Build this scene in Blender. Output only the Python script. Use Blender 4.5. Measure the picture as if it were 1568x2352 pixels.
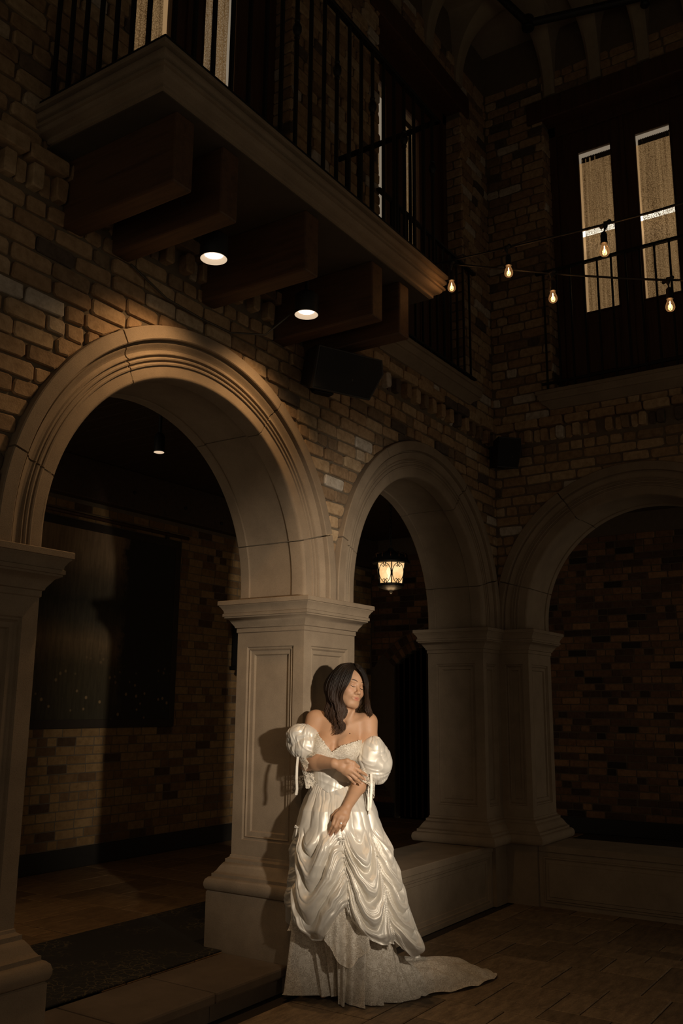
import bpy, bmesh, math, random
import numpy as np
from mathutils import Vector, Matrix

for _o in list(bpy.data.objects): bpy.data.objects.remove(_o)
SC = bpy.context.scene
COL = SC.collection
random.seed(11); RNG = np.random.default_rng(11)
PI = math.pi

# ------------------------------------------------------------------ camera, world, lights, exposure
F_PX, IMW, IMH = 2087.25, 1568.0, 2352.0
YAW, PITCH, ROLL = math.radians(33.66035), math.radians(12.03982), math.radians(0.46492)
CAM = np.array([0.0, 0.0, 1.5])
_f = np.array([math.cos(PITCH)*math.cos(YAW), math.cos(PITCH)*math.sin(YAW), math.sin(PITCH)])
_r = np.array([math.sin(YAW), -math.cos(YAW), 0.0]); _u = np.cross(_r, _f)
_r2 = math.cos(ROLL)*_r + math.sin(ROLL)*_u; _u2 = -math.sin(ROLL)*_r + math.cos(ROLL)*_u
CM = np.array([_r2, _u2, _f])
cd = bpy.data.cameras.new('camera'); cam = bpy.data.objects.new('camera', cd); COL.objects.link(cam)
cd.sensor_fit = 'VERTICAL'; cd.sensor_height = 36.0; cd.sensor_width = 24.0
cd.lens = F_PX/IMH*36.0; cd.clip_start = 0.05
cam.matrix_world = Matrix(((_r2[0], _u2[0], -_f[0], CAM[0]), (_r2[1], _u2[1], -_f[1], CAM[1]), (_r2[2], _u2[2], -_f[2], CAM[2]), (0, 0, 0, 1)))
SC.camera = cam

def project(P):
    c = CM @ (np.array(P, float)-CAM)
    if c[2] < .05: return None
    return IMW/2+F_PX*c[0]/c[2], IMH/2-F_PX*c[1]/c[2]

SC.view_settings.view_transform = 'Standard'; SC.view_settings.look = 'None'
SC.view_settings.gamma = 1.0; SC.view_settings.use_curve_mapping = False
SC.view_settings.exposure = -0.12
W = bpy.data.worlds.new('world'); SC.world = W; W.use_nodes = True
W.node_tree.nodes['Background'].inputs[0].default_value = (1.0, .80, .57, 1)
W.node_tree.nodes['Background'].inputs[1].default_value = 0.262

def look_at(o, target):
    d = Vector(target)-o.location
    o.rotation_euler = d.to_track_quat('-Z', 'Y').to_euler()
def spot(name, loc, target, power, color, angle, blend, radius):
    l = bpy.data.lights.new(name, 'SPOT'); o = bpy.data.objects.new(name, l); COL.objects.link(o)
    l.energy = power; l.color = color; l.spot_size = math.radians(angle); l.spot_blend = blend; l.shadow_soft_size = radius
    o.location = loc; look_at(o, target); return o
KEY = spot('key_spotlight', (2.48, .16, 1.74), (4.66, 2.95, 1.55), 520, (1.0, .865, .70), 56, 1.0, .045)
KEY.scale = (.57, 1, 1)          # strip-shaped beam, tall and narrow

# ------------------------------------------------------------------ helpers
def tag(o, label=None, cat=None, group=None, kind=None):
    if label: o['label'] = label
    if cat: o['category'] = cat
    if group: o['group'] = group
    if kind: o['kind'] = kind
    return o
def empty(name, loc=(0, 0, 0), rz=0.0):
    o = bpy.data.objects.new(name, None); COL.objects.link(o); o.location = loc; o.rotation_euler = (0, 0, rz); o.empty_display_size = .1
    return o
def link_mesh(name, me, parent=None):
    o = bpy.data.objects.new(name, me); COL.objects.link(o)
    if parent is not None: o.parent = parent
    return o

class MB:
    def __init__(s): s.v = []; s.f = []
    def add(s, vs, fs):
        b = len(s.v); s.v += [tuple(map(float, p)) for p in vs]; s.f += [tuple(b+i for i in f) for f in fs]; return s
    def quad(s, a, b, c, d): return s.add([a, b, c, d], [(0, 1, 2, 3)])
    def box(s, x0, y0, z0, x1, y1, z1):
        return s.add([(x0, y0, z0), (x1, y0, z0), (x1, y1, z0), (x0, y1, z0), (x0, y0, z1), (x1, y0, z1), (x1, y1, z1), (x0, y1, z1)],
                     [(0, 3, 2, 1), (4, 5, 6, 7), (0, 1, 5, 4), (1, 2, 6, 5), (2, 3, 7, 6), (3, 0, 4, 7)])
    def bbox(s, x0, y0, z0, x1, y1, z1, b=.008):
        bm = bmesh.new(); r = bmesh.ops.create_cube(bm, size=1)
        for v in bm.verts: v.co = Vector(((x0+x1)/2+v.co.x*(x1-x0), (y0+y1)/2+v.co.y*(y1-y0), (z0+z1)/2+v.co.z*(z1-z0)))
        bmesh.ops.bevel(bm, geom=list(bm.edges), offset=b, segments=2, profile=.5, affect='EDGES')
        bm.verts.ensure_lookup_table()
        s.add([v.co[:] for v in bm.verts], [[v.index for v in f.verts] for f in bm.faces]); bm.free(); return s
    def loft(s, rings, closed=True, cap=True):
        n = len(rings[0]); vs = [p for r in rings for p in r]; fs = []
        for i in range(len(rings)-1):
            for j in range(n if closed else n-1):
                k = (j+1) % n
                fs.append((i*n+j, i*n+k, (i+1)*n+k, (i+1)*n+j))
        if cap and closed:
            fs.append(tuple(range(n-1, -1, -1))); fs.append(tuple((len(rings)-1)*n+j for j in range(n)))
        return s.add(vs, fs)
    def tube(s, pts, r, n=8, cap=True):
        pts = [np.array(p, float) for p in pts]; m = len(pts)
        rr = r if hasattr(r, '__len__') else [r]*m
        T = [pts[min(i+1, m-1)]-pts[max(i-1, 0)] for i in range(m)]
        T = [t/(np.linalg.norm(t)+1e-12) for t in T]
        a = np.array((0, 0, 1.0)) if abs(T[0][2]) < .9 else np.array((1.0, 0, 0))
        nrm = np.cross(T[0], a); nrm /= np.linalg.norm(nrm); rings = []
        for i in range(m):
            nrm = nrm-T[i]*(nrm@T[i]); nrm /= np.linalg.norm(nrm)+1e-12; b = np.cross(T[i], nrm)
            rings.append([pts[i]+rr[i]*(math.cos(t)*nrm+math.sin(t)*b) for t in [2*PI*k/n for k in range(n)]])
        return s.loft(rings, True, cap)
    def lathe(s, prof, c, n=24, cap=True):
        rings = [[(c[0]+r*math.cos(2*PI*k/n), c[1]+r*math.sin(2*PI*k/n), c[2]+z) for k in range(n)] for r, z in prof]
        return s.loft(rings, True, cap)
    def mesh(s, name, mat, smooth=False, angle=None):
        me = bpy.data.meshes.new(name); me.from_pydata(s.v, [], s.f); me.update()
        if mat: me.materials.append(mat)
        if smooth:
            me.polygons.foreach_set('use_smooth', [True]*len(me.polygons))
            if angle: 
                try: me.set_sharp_from_angle(angle=math.radians(angle))
                except Exception: pass
        return me
    def build(s, name, mat, parent=None, smooth=False, angle=None):
        return link_mesh(name, s.mesh(name, mat, smooth, angle), parent)

def offset_plan(plan, o):
    n = len(plan); out = []
    for i in range(n):
        p0, p1, p2 = plan[i-1], plan[i], plan[(i+1) % n]
        def nrm(a, b):
            dx, dy = b[0]-a[0], b[1]-a[1]; l = math.hypot(dx, dy); return dy/l, -dx/l
        n1, n2 = nrm(p0, p1), nrm(p1, p2)
        k = 1+n1[0]*n2[0]+n1[1]*n2[1]
        out.append((p1[0]+o*(n1[0]+n2[0])/k, p1[1]+o*(n1[1]+n2[1])/k))
    return out
def sweep_plan(plan, prof, mb=None):
    mb = mb or MB()
    return mb.loft([[(x, y, z) for x, y in offset_plan(plan, o)] for o, z in prof], True, True)

# ------------------------------------------------------------------ materials
def mat_new(name):
    m = bpy.data.materials.new(name); m.use_nodes = True; nt = m.node_tree
    return m, nt, nt.nodes['Principled BSDF']
def N(nt, t, **k):
    n = nt.nodes.new(t)
    for a, b in k.items(): setattr(n, a, b)
    return n
def ramp(nt, stops):
    r = N(nt, 'ShaderNodeValToRGB'); e = r.color_ramp.elements
    e[0].position, e[0].color = stops[0][0], (*stops[0][1], 1); e[1].position, e[1].color = stops[-1][0], (*stops[-1][1], 1)
    for p, c in stops[1:-1]:
        x = e.new(p); x.color = (*c, 1)
    return r
def noise(nt, scale, detail=4, rough=.55, coord=None, vec=None):
    n = N(nt, 'ShaderNodeTexNoise'); n.inputs['Scale'].default_value = scale; n.inputs['Detail'].default_value = detail; n.inputs['Roughness'].default_value = rough
    if vec is not None: nt.links.new(vec, n.inputs['Vector'])
    return n
def world_pos(nt): return N(nt, 'ShaderNodeNewGeometry').outputs['Position']
def bump(nt, h, strength, dist, bsdf):
    b = N(nt, 'ShaderNodeBump'); b.inputs['Strength'].default_value = strength; b.inputs['Distance'].default_value = dist
    nt.links.new(h, b.inputs['Height']); nt.links.new(b.outputs[0], bsdf.inputs['Normal']); return b
def mix(nt, a, b, fac, mode='MIX'):
    m = N(nt, 'ShaderNodeMix', data_type='RGBA', blend_type=mode)
    for s, v in ((6, a), (7, b)):
        if isinstance(v, tuple): m.inputs[s].default_value = (*v, 1)
        else: nt.links.new(v, m.inputs[s])
    if isinstance(fac, (int, float)): m.inputs[0].default_value = fac
    else: nt.links.new(fac, m.inputs[0])
    return m.outputs[2]

def stone_mat(name, c1, c2, scale=6, pit=.5):
    m, nt, b = mat_new(name); p = world_pos(nt)
    n1 = noise(nt, scale, 5, .6, vec=p); r = ramp(nt, [(.35, c2), (.65, c1)]); nt.links.new(n1.outputs[0], r.inputs[0])
    n2 = noise(nt, 230, 3, .7, vec=p); r2 = ramp(nt, [(.34, (.66, .62, .57)), (.46, (1, 1, 1))]); nt.links.new(n2.outputs[0], r2.inputs[0])
    c = mix(nt, r.outputs[0], r2.outputs[0], .55, 'MULTIPLY')
    v = N(nt, 'ShaderNodeTexVoronoi'); v.inputs['Scale'].default_value = 42; nt.links.new(p, v.inputs['Vector'])
    r3 = ramp(nt, [(.05, (.25, .2, .16)), (.085, (1, 1, 1))]); nt.links.new(v.outputs['Distance'], r3.inputs[0])
    n4 = noise(nt, 5, 2, .5, vec=p); r4 = ramp(nt, [(.5, (0, 0, 0)), (.62, (1, 1, 1))]); nt.links.new(n4.outputs[0], r4.inputs[0])
    c = mix(nt, c, mix(nt, c, r3.outputs[0], pit, 'MULTIPLY'), r4.outputs[0])
    nt.links.new(c, b.inputs['Base Color']); b.inputs['Roughness'].default_value = .88
    bump(nt, n2.outputs[0], .35, .004, b); return m
def tinted_brick(name, stops, dark):
    m, nt, b = mat_new(name)
    a1 = N(nt, 'ShaderNodeAttribute', attribute_type='OBJECT', attribute_name='tint'); a2 = N(nt, 'ShaderNodeAttribute', attribute_type='GEOMETRY', attribute_name='tint')
    ad = N(nt, 'ShaderNodeMath', operation='ADD'); nt.links.new(a1.outputs['Fac'], ad.inputs[0]); nt.links.new(a2.outputs['Fac'], ad.inputs[1])
    r = ramp(nt, stops); nt.links.new(ad.outputs[0], r.inputs[0])
    p = world_pos(nt); n1 = noise(nt, 24, 5, .65, vec=p); r1 = ramp(nt, [(.33, dark), (.6, (1, 1, 1))]); nt.links.new(n1.outputs[0], r1.inputs[0])
    c = mix(nt, r.outputs[0], r1.outputs[0], .7, 'MULTIPLY')
    nt.links.new(c, b.inputs['Base Color']); b.inputs['Roughness'].default_value = .93
    n2 = noise(nt, 90, 5, .65, vec=p); bump(nt, n2.outputs[0], .5, .006, b); return m
def plain(name, col, rough=.6, metal=0.0, bscale=None, bstr=.2, spec=.5):
    m, nt, b = mat_new(name); b.inputs['Roughness'].default_value = rough; b.inputs['Metallic'].default_value = metal
    b.inputs['Specular IOR Level'].default_value = spec
    n = noise(nt, 18, 3, .5, vec=world_pos(nt)); c = mix(nt, tuple(x*.8 for x in col), tuple(min(1, x*1.15) for x in col), n.outputs[0])
    nt.links.new(c, b.inputs['Base Color'])
    if bscale:
        n2 = noise(nt, bscale, 4, .6, vec=world_pos(nt)); bump(nt, n2.outputs[0], bstr, .004, b)
    return m
def wood_mat(name, c1, c2, axis='Y', rough=.6):
    m, nt, b = mat_new(name); tc = N(nt, 'ShaderNodeTexCoord'); mp = N(nt, 'ShaderNodeMapping')
    sc = {'X': (1.2, 14, 14), 'Y': (14, 1.2, 14), 'Z': (14, 14, 1.2)}[axis]; mp.inputs['Scale'].default_value = sc
    nt.links.new(tc.outputs['Object'], mp.inputs[0])
    n1 = noise(nt, 2.2, 6, .65, vec=mp.outputs[0]); r = ramp(nt, [(.3, c2), (.55, c1), (.75, tuple(.75*x for x in c1))]); nt.links.new(n1.outputs[0], r.inputs[0])
    nt.links.new(r.outputs[0], b.inputs['Base Color']); b.inputs['Roughness'].default_value = rough
    bump(nt, n1.outputs[0], .3, .004, b); return m
def emit_mat(name, col, s):
    m, nt, b = mat_new(name); b.inputs['Base Color'].default_value = (*[min(1, x) for x in col], 1)
    b.inputs['Emission Color'].default_value = (*col, 1); b.inputs['Emission Strength'].default_value = s; return m

M_STONE = stone_mat('cast_limestone', (.275, .21, .142), (.22, .166, .112))
M_STONE2 = stone_mat('cornice_limestone', (.285, .22, .15), (.23, .175, .118))
M_MORTAR = plain('brick_mortar', (.15, .115, .075), .95, bscale=70, bstr=.6)
M_BRICK = tinted_brick('old_buff_brick', [(0, (.075, .06, .05)), (.12, (.20, .14, .085)), (.3, (.32, .205, .11)), (.6, (.40, .27, .15)), (.85, (.46, .335, .20)), (1, (.52, .46, .38))], (.52, .47, .4))
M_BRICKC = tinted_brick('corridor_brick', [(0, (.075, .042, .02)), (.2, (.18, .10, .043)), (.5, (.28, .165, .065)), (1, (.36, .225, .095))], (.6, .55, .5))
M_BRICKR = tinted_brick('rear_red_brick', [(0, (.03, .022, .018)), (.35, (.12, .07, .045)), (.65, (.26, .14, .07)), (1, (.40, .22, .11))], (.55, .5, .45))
M_TIMBER = wood_mat('timber_beam_wood', (.105, .055, .027), (.052, .027, .014), 'Y')
M_DOORWOOD = wood_mat('dark_stained_wood', (.085, .040, .022), (.045, .021, .012), 'Z', .5)
M_CEILWOOD = wood_mat('ceiling_plank_wood', (.07, .042, .024), (.04, .024, .014), 'Y', .7)
M_IRON = plain('wrought_iron', (.012, .012, .011), .55, .3, 60, .3)
M_BLACK = plain('black_plastic', (.010, .010, .010), .55)
M_BLACKG = plain('speaker_grille', (.006, .006, .006), .75, bscale=300, bstr=.8)
M_RUBBER = plain('cable_rubber', (.010, .010, .010), .6)
M_PLASTER = plain('ceiling_plaster', (.30, .245, .17), .95, bscale=30, bstr=.2)
M_BASEB = plain('baseboard_dark_stone', (.022, .019, .015), .5)

# ------------------------------------------------------------------ masonry generator
YA, XB = 3.14, 7.10            # courtyard faces of the two arcade walls
ZS, ZC = 2.125, 2.20           # capital top, arch centre height
A1C, A1R, A2C, A2R, BC, BR = 3.39, .94, 5.83, .955, 1.94, .945
ROUT = .262                    # radial width of the archivolt

class Frame:
    def __init__(s, O, U, Nn): s.O, s.U, s.N = np.array(O, float), np.array(U, float), np.array(Nn, float); s.V = np.array((0, 0, 1.0))
    def w(s, u, v, n=0.0): return s.O+s.U*u+s.V*v+s.N*n
    def mat(s, u, v, n=0.0):
        p = s.w(u, v, n); return Matrix(((s.U[0], s.V[0], s.N[0], p[0]), (s.U[1], s.V[1], s.N[1], p[1]), (s.U[2], s.V[2], s.N[2], p[2]), (0, 0, 0, 1)))

def clip_half(poly, nx, ny, d):
    out = []
    for i in range(len(poly)):
        a, b = poly[i-1], poly[i]; da, db = a[0]*nx+a[1]*ny-d, b[0]*nx+b[1]*ny-d
        if (da >= 0) != (db >= 0):
            t = da/(da-db); out.append((a[0]+t*(b[0]-a[0]), a[1]+t*(b[1]-a[1])))
        if db >= 0: out.append(b)
    return out
def area(p): return .5*sum(p[i-1][0]*p[i][1]-p[i][0]*p[i-1][1] for i in range(len(p)))

def brick_geo(poly, h, rough=1.0, bev=.006):
    """rounded, slightly uneven brick in (u,v,n) about the polygon centre"""
    cx = sum(p[0] for p in poly)/len(poly); cy = sum(p[1] for p in poly)/len(poly); pts = []
    n = len(poly)
    for i in range(n):
        a, b, c = poly[i-1], poly[i], poly[(i+1) % n]
        for q in (a, c):
            l = math.hypot(q[0]-b[0], q[1]-b[1]); k = min(.4*l, random.uniform(.003, .012)*rough)/max(l, 1e-6)
            pts.append((b[0]+(q[0]-b[0])*k-cx+random.uniform(-.0022, .0022)*rough, b[1]+(q[1]-b[1])*k-cy+random.uniform(-.0022, .0022)*rough))
    m = len(pts); v = [(x, y, -.012) for x, y in pts]+[(x, y, h-bev) for x, y in pts]
    r = max(max(math.hypot(x, y) for x, y in pts), .01)
    tilt = (random.uniform(-.02, .02)*rough, random.uniform(-.02, .02)*rough)
    for x, y in pts:
        l = math.hypot(x, y); k = max(.3, (l-bev*1.3)/max(l, 1e-6)); v.append((x*k, y*k, h+x*tilt[0]+y*tilt[1]))
    f = []
    for q in (0, 1):
        for j in range(m):
            k = (j+1) % m; f.append((q*m+j, q*m+k, (q+1)*m+k, (q+1)*m+j))
    f.append(tuple(2*m+j for j in range(m)))
    return (cx, cy), v, f

class Masonry:
    def __init__(s, frame, parent, mat, L=.205, H=.071, J=.013, proud=(.006, .016), rough=1.5, bev=.006):
        s.fr, s.parent, s.mat, s.L, s.H, s.J, s.proud, s.rough, s.bev = frame, parent, mat, L, H, J, proud, rough, bev
        s.items = []; s.variants = {}
    def variant(s, kind):
        if kind not in s.variants:
            l = s.L if kind == 's' else (s.L-s.J)/2; out = []
            for _ in range(9):
                h = random.uniform(*s.proud); _, v, f = brick_geo([(-l/2, -s.H/2), (l/2, -s.H/2), (l/2, s.H/2), (-l/2, s.H/2)], h, s.rough, s.bev)
                mb = MB(); mb.add(v, f); out.append((mb.mesh('brick', s.mat), v, f))
            s.variants[kind] = out
        return random.choice(s.variants[kind])
    def tint(s):
        x = random.random()
        return .03 if x < .05 else (random.uniform(.12, .3) if x < .25 else (random.uniform(.3, .9) if x < .96 else 1.0))
    def put(s, poly, h=None, tint=None, n0=0.0):
        h = h if h is not None else random.uniform(*s.proud)
        c, v, f = brick_geo(poly, h, s.rough, s.bev); s.items.append((c, n0, None, v, f, s.tint() if tint is None else tint, abs(area(poly))))
    def field(s, u0, u1, v0, v1, holes=(), circles=(), hdr=.22):
        rows = int(round((v1-v0)/(s.H+s.J))); 
        for r in range(rows):
            va = v0+r*(s.H+s.J); vb = va+s.H; u = u0-random.uniform(0, s.L); header = (r % 6 == 5)
            while u < u1:
                k = 'h' if (random.random() < (.85 if header else hdr)) else 's'
                l = s.L if k == 's' else (s.L-s.J)/2
                a, b, c, d = max(u, u0), min(u+l, u1), va, vb; full = (a == u and b == u+l); u += l+s.J; ok = True
                for h0, h1, w0, w1 in holes:
                    if a < h1 and b > h0 and c < w1 and d > w0:
                        full = False; oc = min(d, w1)-max(c, w0)
                        if oc < .03 and c < w0: d = w0
                        elif oc < .03 and d > w1: c = w1
                        elif a < h0: b = h0
                        elif b > h1: a = h1
                        elif c < w0: d = w0
                        elif d > w1: c = w1
                        else: ok = False
                if not ok or b-a < .03 or d-c < .025: continue
                poly = [(a, c), (b, c), (b, d), (a, d)]
                for cu, cv, R in circles:
                    if any(math.hypot(p[0]-cu, p[1]-cv) < R for p in poly):
                        mx, my = (a+b)/2-cu, (c+d)/2-cv; l2 = math.hypot(mx, my)
                        if l2 < R-.09: poly = []; break
                        poly = clip_half(poly, mx/l2, my/l2, R+.005+(mx/l2*cu+my/l2*cv)); full = False
                        if len(poly) < 3: break
                if len(poly) < 3 or abs(area(poly)) < .0012: continue
                if full:
                    me, v, f = s.variant(k); s.items.append((((a+b)/2, (c+d)/2), 0.0, me, v, f, s.tint(), l*s.H))
                else: s.put(poly)
    def finish(s, limit=300):
        def score(it):
            p = s.fr.w(it[0][0], it[0][1]); q = project(p)
            if q is None or not (-15 < q[0] < IMW+15 and -15 < q[1] < IMH+15): return 0
            d = np.linalg.norm(p-CAM); return it[6]/d**2*abs(((p-CAM)/d) @ s.fr.N)
        ranked = sorted(s.items, key=score, reverse=True); vs, fs, ts = [], [], []
        for i, (c, n0, me, v, f, t, a) in enumerate(ranked):
            if i < limit and score(ranked[i]) > 0:
                if me is None:
                    mb = MB(); mb.add(v, f); me = mb.mesh('brick', s.mat)
                o = link_mesh('brick', me, s.parent); o.matrix_world = s.fr.mat(c[0], c[1], n0); o['tint'] = float(t)
            else:
                b = len(vs); M3 = np.array(v); P = s.fr.O+np.outer(M3[:, 0]+c[0], s.fr.U)+np.outer(M3[:, 1]+c[1], s.fr.V)+np.outer(M3[:, 2]+n0, s.fr.N)
                vs += P.tolist(); fs += [tuple(b+i for i in q) for q in f]; ts += [t]*len(f)
        if vs:
            me = bpy.data.meshes.new('brick_courses'); me.from_pydata(vs, [], fs); me.update(); me.materials.append(s.mat)
            at = me.attributes.new('tint', 'FLOAT', 'FACE'); at.data.foreach_set('value', ts)
            o = link_mesh('brick_courses', me, s.parent); o['kind'] = 'stuff'

def strip_wall(frame, u0, u1, v0, v1, thick, circles, holes, step=.025, front=0.0):
    """mortar core of a wall with round-arched and square openings"""
    mb = MB(); cuts = {u0, u1}
    for cu, cv, R in circles: cuts |= {cu-R, cu+R}
    for a, b, c, d in holes: cuts |= {a, b}
    us = sorted(c for c in cuts if u0-1e-6 <= c <= u1+1e-6); grid = []
    for a, b in zip(us[:-1], us[1:]):
        k = max(1, int(math.ceil((b-a)/step))) if any(abs((a+b)/2-cu) < R for cu, cv, R in circles) else 1
        grid += [a+(b-a)*i/k for i in range(k)]
    grid.append(us[-1])
    def low(u, side):
        z = v0
        for cu, cv, R in circles:
            if abs(u+side*1e-5-cu) < R: z = max(z, cv+math.sqrt(max(0, R*R-(u-cu)**2)))
        return z
    P = frame.w
    for a, b in zip(grid[:-1], grid[1:]):
        za, zb = low(a, 1), low(b, -1); m = (a+b)/2; segs = [((za, zb), (v1, v1))]
        for h0, h1, w0, w1 in holes:
            if h0 < m < h1: segs = ([((za, zb), (w0, w0))] if max(za, zb) < w0-.001 else [])+[((max(w1, za), max(w1, zb)), (v1, v1))]
        for (la, lb), (ta, tb) in segs:
            F_ = [P(a, la, -front), P(b, lb, -front), P(b, tb, -front), P(a, ta, -front)]; K = [P(a, la, -thick), P(b, lb, -thick), P(b, tb, -thick), P(a, ta, -thick)]
            mb.quad(*F_); mb.quad(*K[::-1]); mb.quad(F_[1], F_[0], K[0], K[1]); mb.quad(F_[3], F_[2], K[2], K[3])
    for h0, h1, w0, w1 in holes:
        mb.quad(P(h0, w0, -front), P(h0, w0, -thick), P(h0, w1, -thick), P(h0, w1, -front)); mb.quad(P(h1, w0, -thick), P(h1, w0, -front), P(h1, w1, -front), P(h1, w1, -thick))
    for u in (u0, u1): mb.quad(P(u, low(u, 1 if u == u0 else -1), -front), P(u, low(u, 1 if u == u0 else -1), -thick), P(u, v1, -thick), P(u, v1, -front))
    return mb

FA = Frame((0, YA, 0), (1, 0, 0), (0, -1, 0)); FB = Frame((XB, 0, 0), (0, -1, 0), (-1, 0, 0))
BAY1, BAY2, BAYB = (2.754, 4.09), (5.166, 6.56), (1.25, 2.57)
ZD0, ZD1, ZTOP = 4.13, 6.72, 7.75
cA = [(A1C, ZC, A1R+ROUT-.004), (A2C, ZC, A2R+ROUT-.004)]; cB = [(-BC, ZC, BR+ROUT-.004), (-BC+2.42, ZC, BR+ROUT-.004)]
hA = [(*BAY1, ZD0, ZD1), (*BAY2, ZD0, ZD1)]; hB = [(-BAYB[1], -BAYB[0], ZD0, ZD1)]
core = lambda cs, w: [(c, z, r-.235) for c, z, r in cs]
wall_left = strip_wall(FA, .2, XB+.5, ZS, ZTOP, .50, core(cA, 0), hA).build('wall_left', M_MORTAR); tag(wall_left, kind='structure')
wall_right = strip_wall(FB, -YA, .6, ZS, ZTOP, .50, core(cB, 0), hB).build('wall_right', M_MORTAR); tag(wall_right, kind='structure')
MA = Masonry(FA, wall_left, M_BRICK, proud=(.010, .022)); DZ0, DZ1 = 3.70, 3.82
def masonry_with_dentils(M, u0, u1, circles, holes, skip=()):
    M.field(u0, u1, 2.17, DZ0-.012, holes, circles)
    u = u0+.02                                     # standing dentil bricks, every second one proud
    while u < u1-.06:
        if not any(a < u+.03 < b for a, b in skip):
            p = random.uniform(.045, .06); M.put([(u, DZ0), (u+.062, DZ0), (u+.062, DZ1-.012), (u, DZ1-.012)], p)
            if random.random() < .6: M.put([(u+.074, DZ0), (u+.128, DZ0), (u+.128, DZ1-.012), (u+.074, DZ1-.012)], random.uniform(.006, .02))
        u += .136+random.uniform(-.006, .006)
    u = u0                                         # projecting stretcher course over the dentils
    while u < u1-.05:
        b = min(u+.205, u1); M.put([(u, DZ1), (b, DZ1), (b, DZ1+.07), (u, DZ1+.07)], random.uniform(.055, .07)); u = b+.012
    M.field(u0, u1, DZ1+.085, 7.2, holes, circles)
masonry_with_dentils(MA, 1.1, XB-.008, cA, hA); MA.finish()
MBk = Masonry(FB, wall_right, M_BRICK, proud=(.008, .018))
masonry_with_dentils(MBk, -YA+.012, -.35, cB, hB); MBk.finish()
# brick reveals of the door bays that face the camera
for fr, par, a, b in ((Frame((BAY1[1], 0, 0), (0, -1, 0), (-1, 0, 0)), wall_left, -YA-.15, -YA+.012), (Frame((BAY2[1], 0, 0), (0, -1, 0), (-1, 0, 0)), wall_left, -YA-.15, -YA+.012),
                      (Frame((0, BAYB[1], 0), (1, 0, 0), (0, -1, 0)), wall_right, XB-.012, XB+.15)):
    R_ = Masonry(fr, par, M_BRICK, proud=(.006, .012))
    v = ZD0+.01; k = 0
    while v < ZD1-.08:
        if k % 2: R_.put([(a, v), (b, v), (b, v+.071), (a, v+.071)])
        else:
            m = (a+b)/2; R_.put([(a, v), (m-.006, v), (m-.006, v+.071), (a, v+.071)]); R_.put([(m+.006, v), (b, v), (b, v+.071), (m+.006, v+.071)])
        v += .084; k += 1
    R_.finish()

# corridor walls behind the arcades
ZF = .14; YBK, XEND = 6.40, 10.35
FC = Frame((0, YBK, 0), (1, 0, 0), (0, -1, 0)); FD = Frame((XEND, 0, 0), (0, -1, 0), (-1, 0, 0))
wall_back = strip_wall(FC, 1.5, XEND+.3, 0, 3.76, .3, [], []).build('wall_back', M_MORTAR); tag(wall_back, kind='structure')
DOORY = (4.72, 6.055); DCZ = 1.35; DRAD = math.hypot((DOORY[1]-DOORY[0])/2, 2.0-DCZ)
dc = -(DOORY[0]+DOORY[1])/2
wall_end = strip_wall(FD, -YBK, -.2, 0, 3.76, .3, [], [(-DOORY[1]+(DOORY[1]-DOORY[0])*i/16, -DOORY[1]+(DOORY[1]-DOORY[0])*(i+1)/16, -.01, DCZ+math.sqrt(DRAD**2-((DOORY[1]-DOORY[0])*((i+.5)/16-.5))**2)) for i in range(16)]).build('wall_end', M_MORTAR); tag(wall_end, kind='structure')
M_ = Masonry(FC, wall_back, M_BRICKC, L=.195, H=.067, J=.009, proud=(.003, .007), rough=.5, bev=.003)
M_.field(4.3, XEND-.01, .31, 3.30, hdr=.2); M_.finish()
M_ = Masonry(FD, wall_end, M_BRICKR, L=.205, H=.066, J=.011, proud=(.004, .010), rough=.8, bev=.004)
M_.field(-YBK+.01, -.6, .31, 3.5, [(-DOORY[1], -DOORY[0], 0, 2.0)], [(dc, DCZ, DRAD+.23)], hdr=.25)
for k in range(26):                                # soldier bricks of the segmental door arch
    a0 = math.asin(min(1, (2.0-DCZ)/DRAD)); a = a0+(PI-2*a0)*(k+.5)/26; da = (PI-2*a0)/26*.43
    for r0, r1 in ((DRAD+.004, DRAD+.108), (DRAD+.12, DRAD+.222)):
        M_.put([(dc+r*math.cos(t), DCZ+r*math.sin(t)) for r, t in ((r0, a-da), (r1, a-da), (r1, a+da), (r0, a+da))][::-1] if False else [(dc+r*math.cos(t), DCZ+r*math.sin(t)) for r, t in ((r0, a-da), (r1, a-da), (r1, a+da), (r0, a+da))])
M_.finish()

# ------------------------------------------------------------------ floors
def travertine(name, a, b):
    m, nt, bs = mat_new(name); a1 = N(nt, 'ShaderNodeAttribute', attribute_type='OBJECT', attribute_name='tint')
    p = world_pos(nt); mp = N(nt, 'ShaderNodeMapping'); mp.inputs['Scale'].default_value = (3, 9, 3); nt.links.new(p, mp.inputs[0])
    n1 = noise(nt, 2.6, 9, .78, vec=mp.outputs[0]); r = ramp(nt, [(.36, b), (.5, tuple((x+y)/2 for x, y in zip(a, b))), (.62, a)]); nt.links.new(n1.outputs[0], r.inputs[0])
    rt = ramp(nt, [(0, (.62, .6, .58)), (1, (1.1, 1.08, 1.02))]); nt.links.new(a1.outputs['Fac'], rt.inputs[0])
    c = mix(nt, r.outputs[0], rt.outputs[0], 1.0, 'MULTIPLY')
    n2 = noise(nt, 26, 5, .7, vec=mp.outputs[0]); r2 = ramp(nt, [(.34, (.22, .18, .14)), (.43, (1, 1, 1))]); nt.links.new(n2.outputs[0], r2.inputs[0])
    c = mix(nt, c, r2.outputs[0], .8, 'MULTIPLY'); nt.links.new(c, bs.inputs['Base Color']); bs.inputs['Roughness'].default_value = .6
    bump(nt, n2.outputs[0], .35, .003, bs); return m
M_TILE = travertine('travertine_tile', (.37, .27, .17), (.165, .118, .075)); M_TILEC = travertine('corridor_tile', (.30, .19, .095), (.16, .095, .045))
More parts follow.
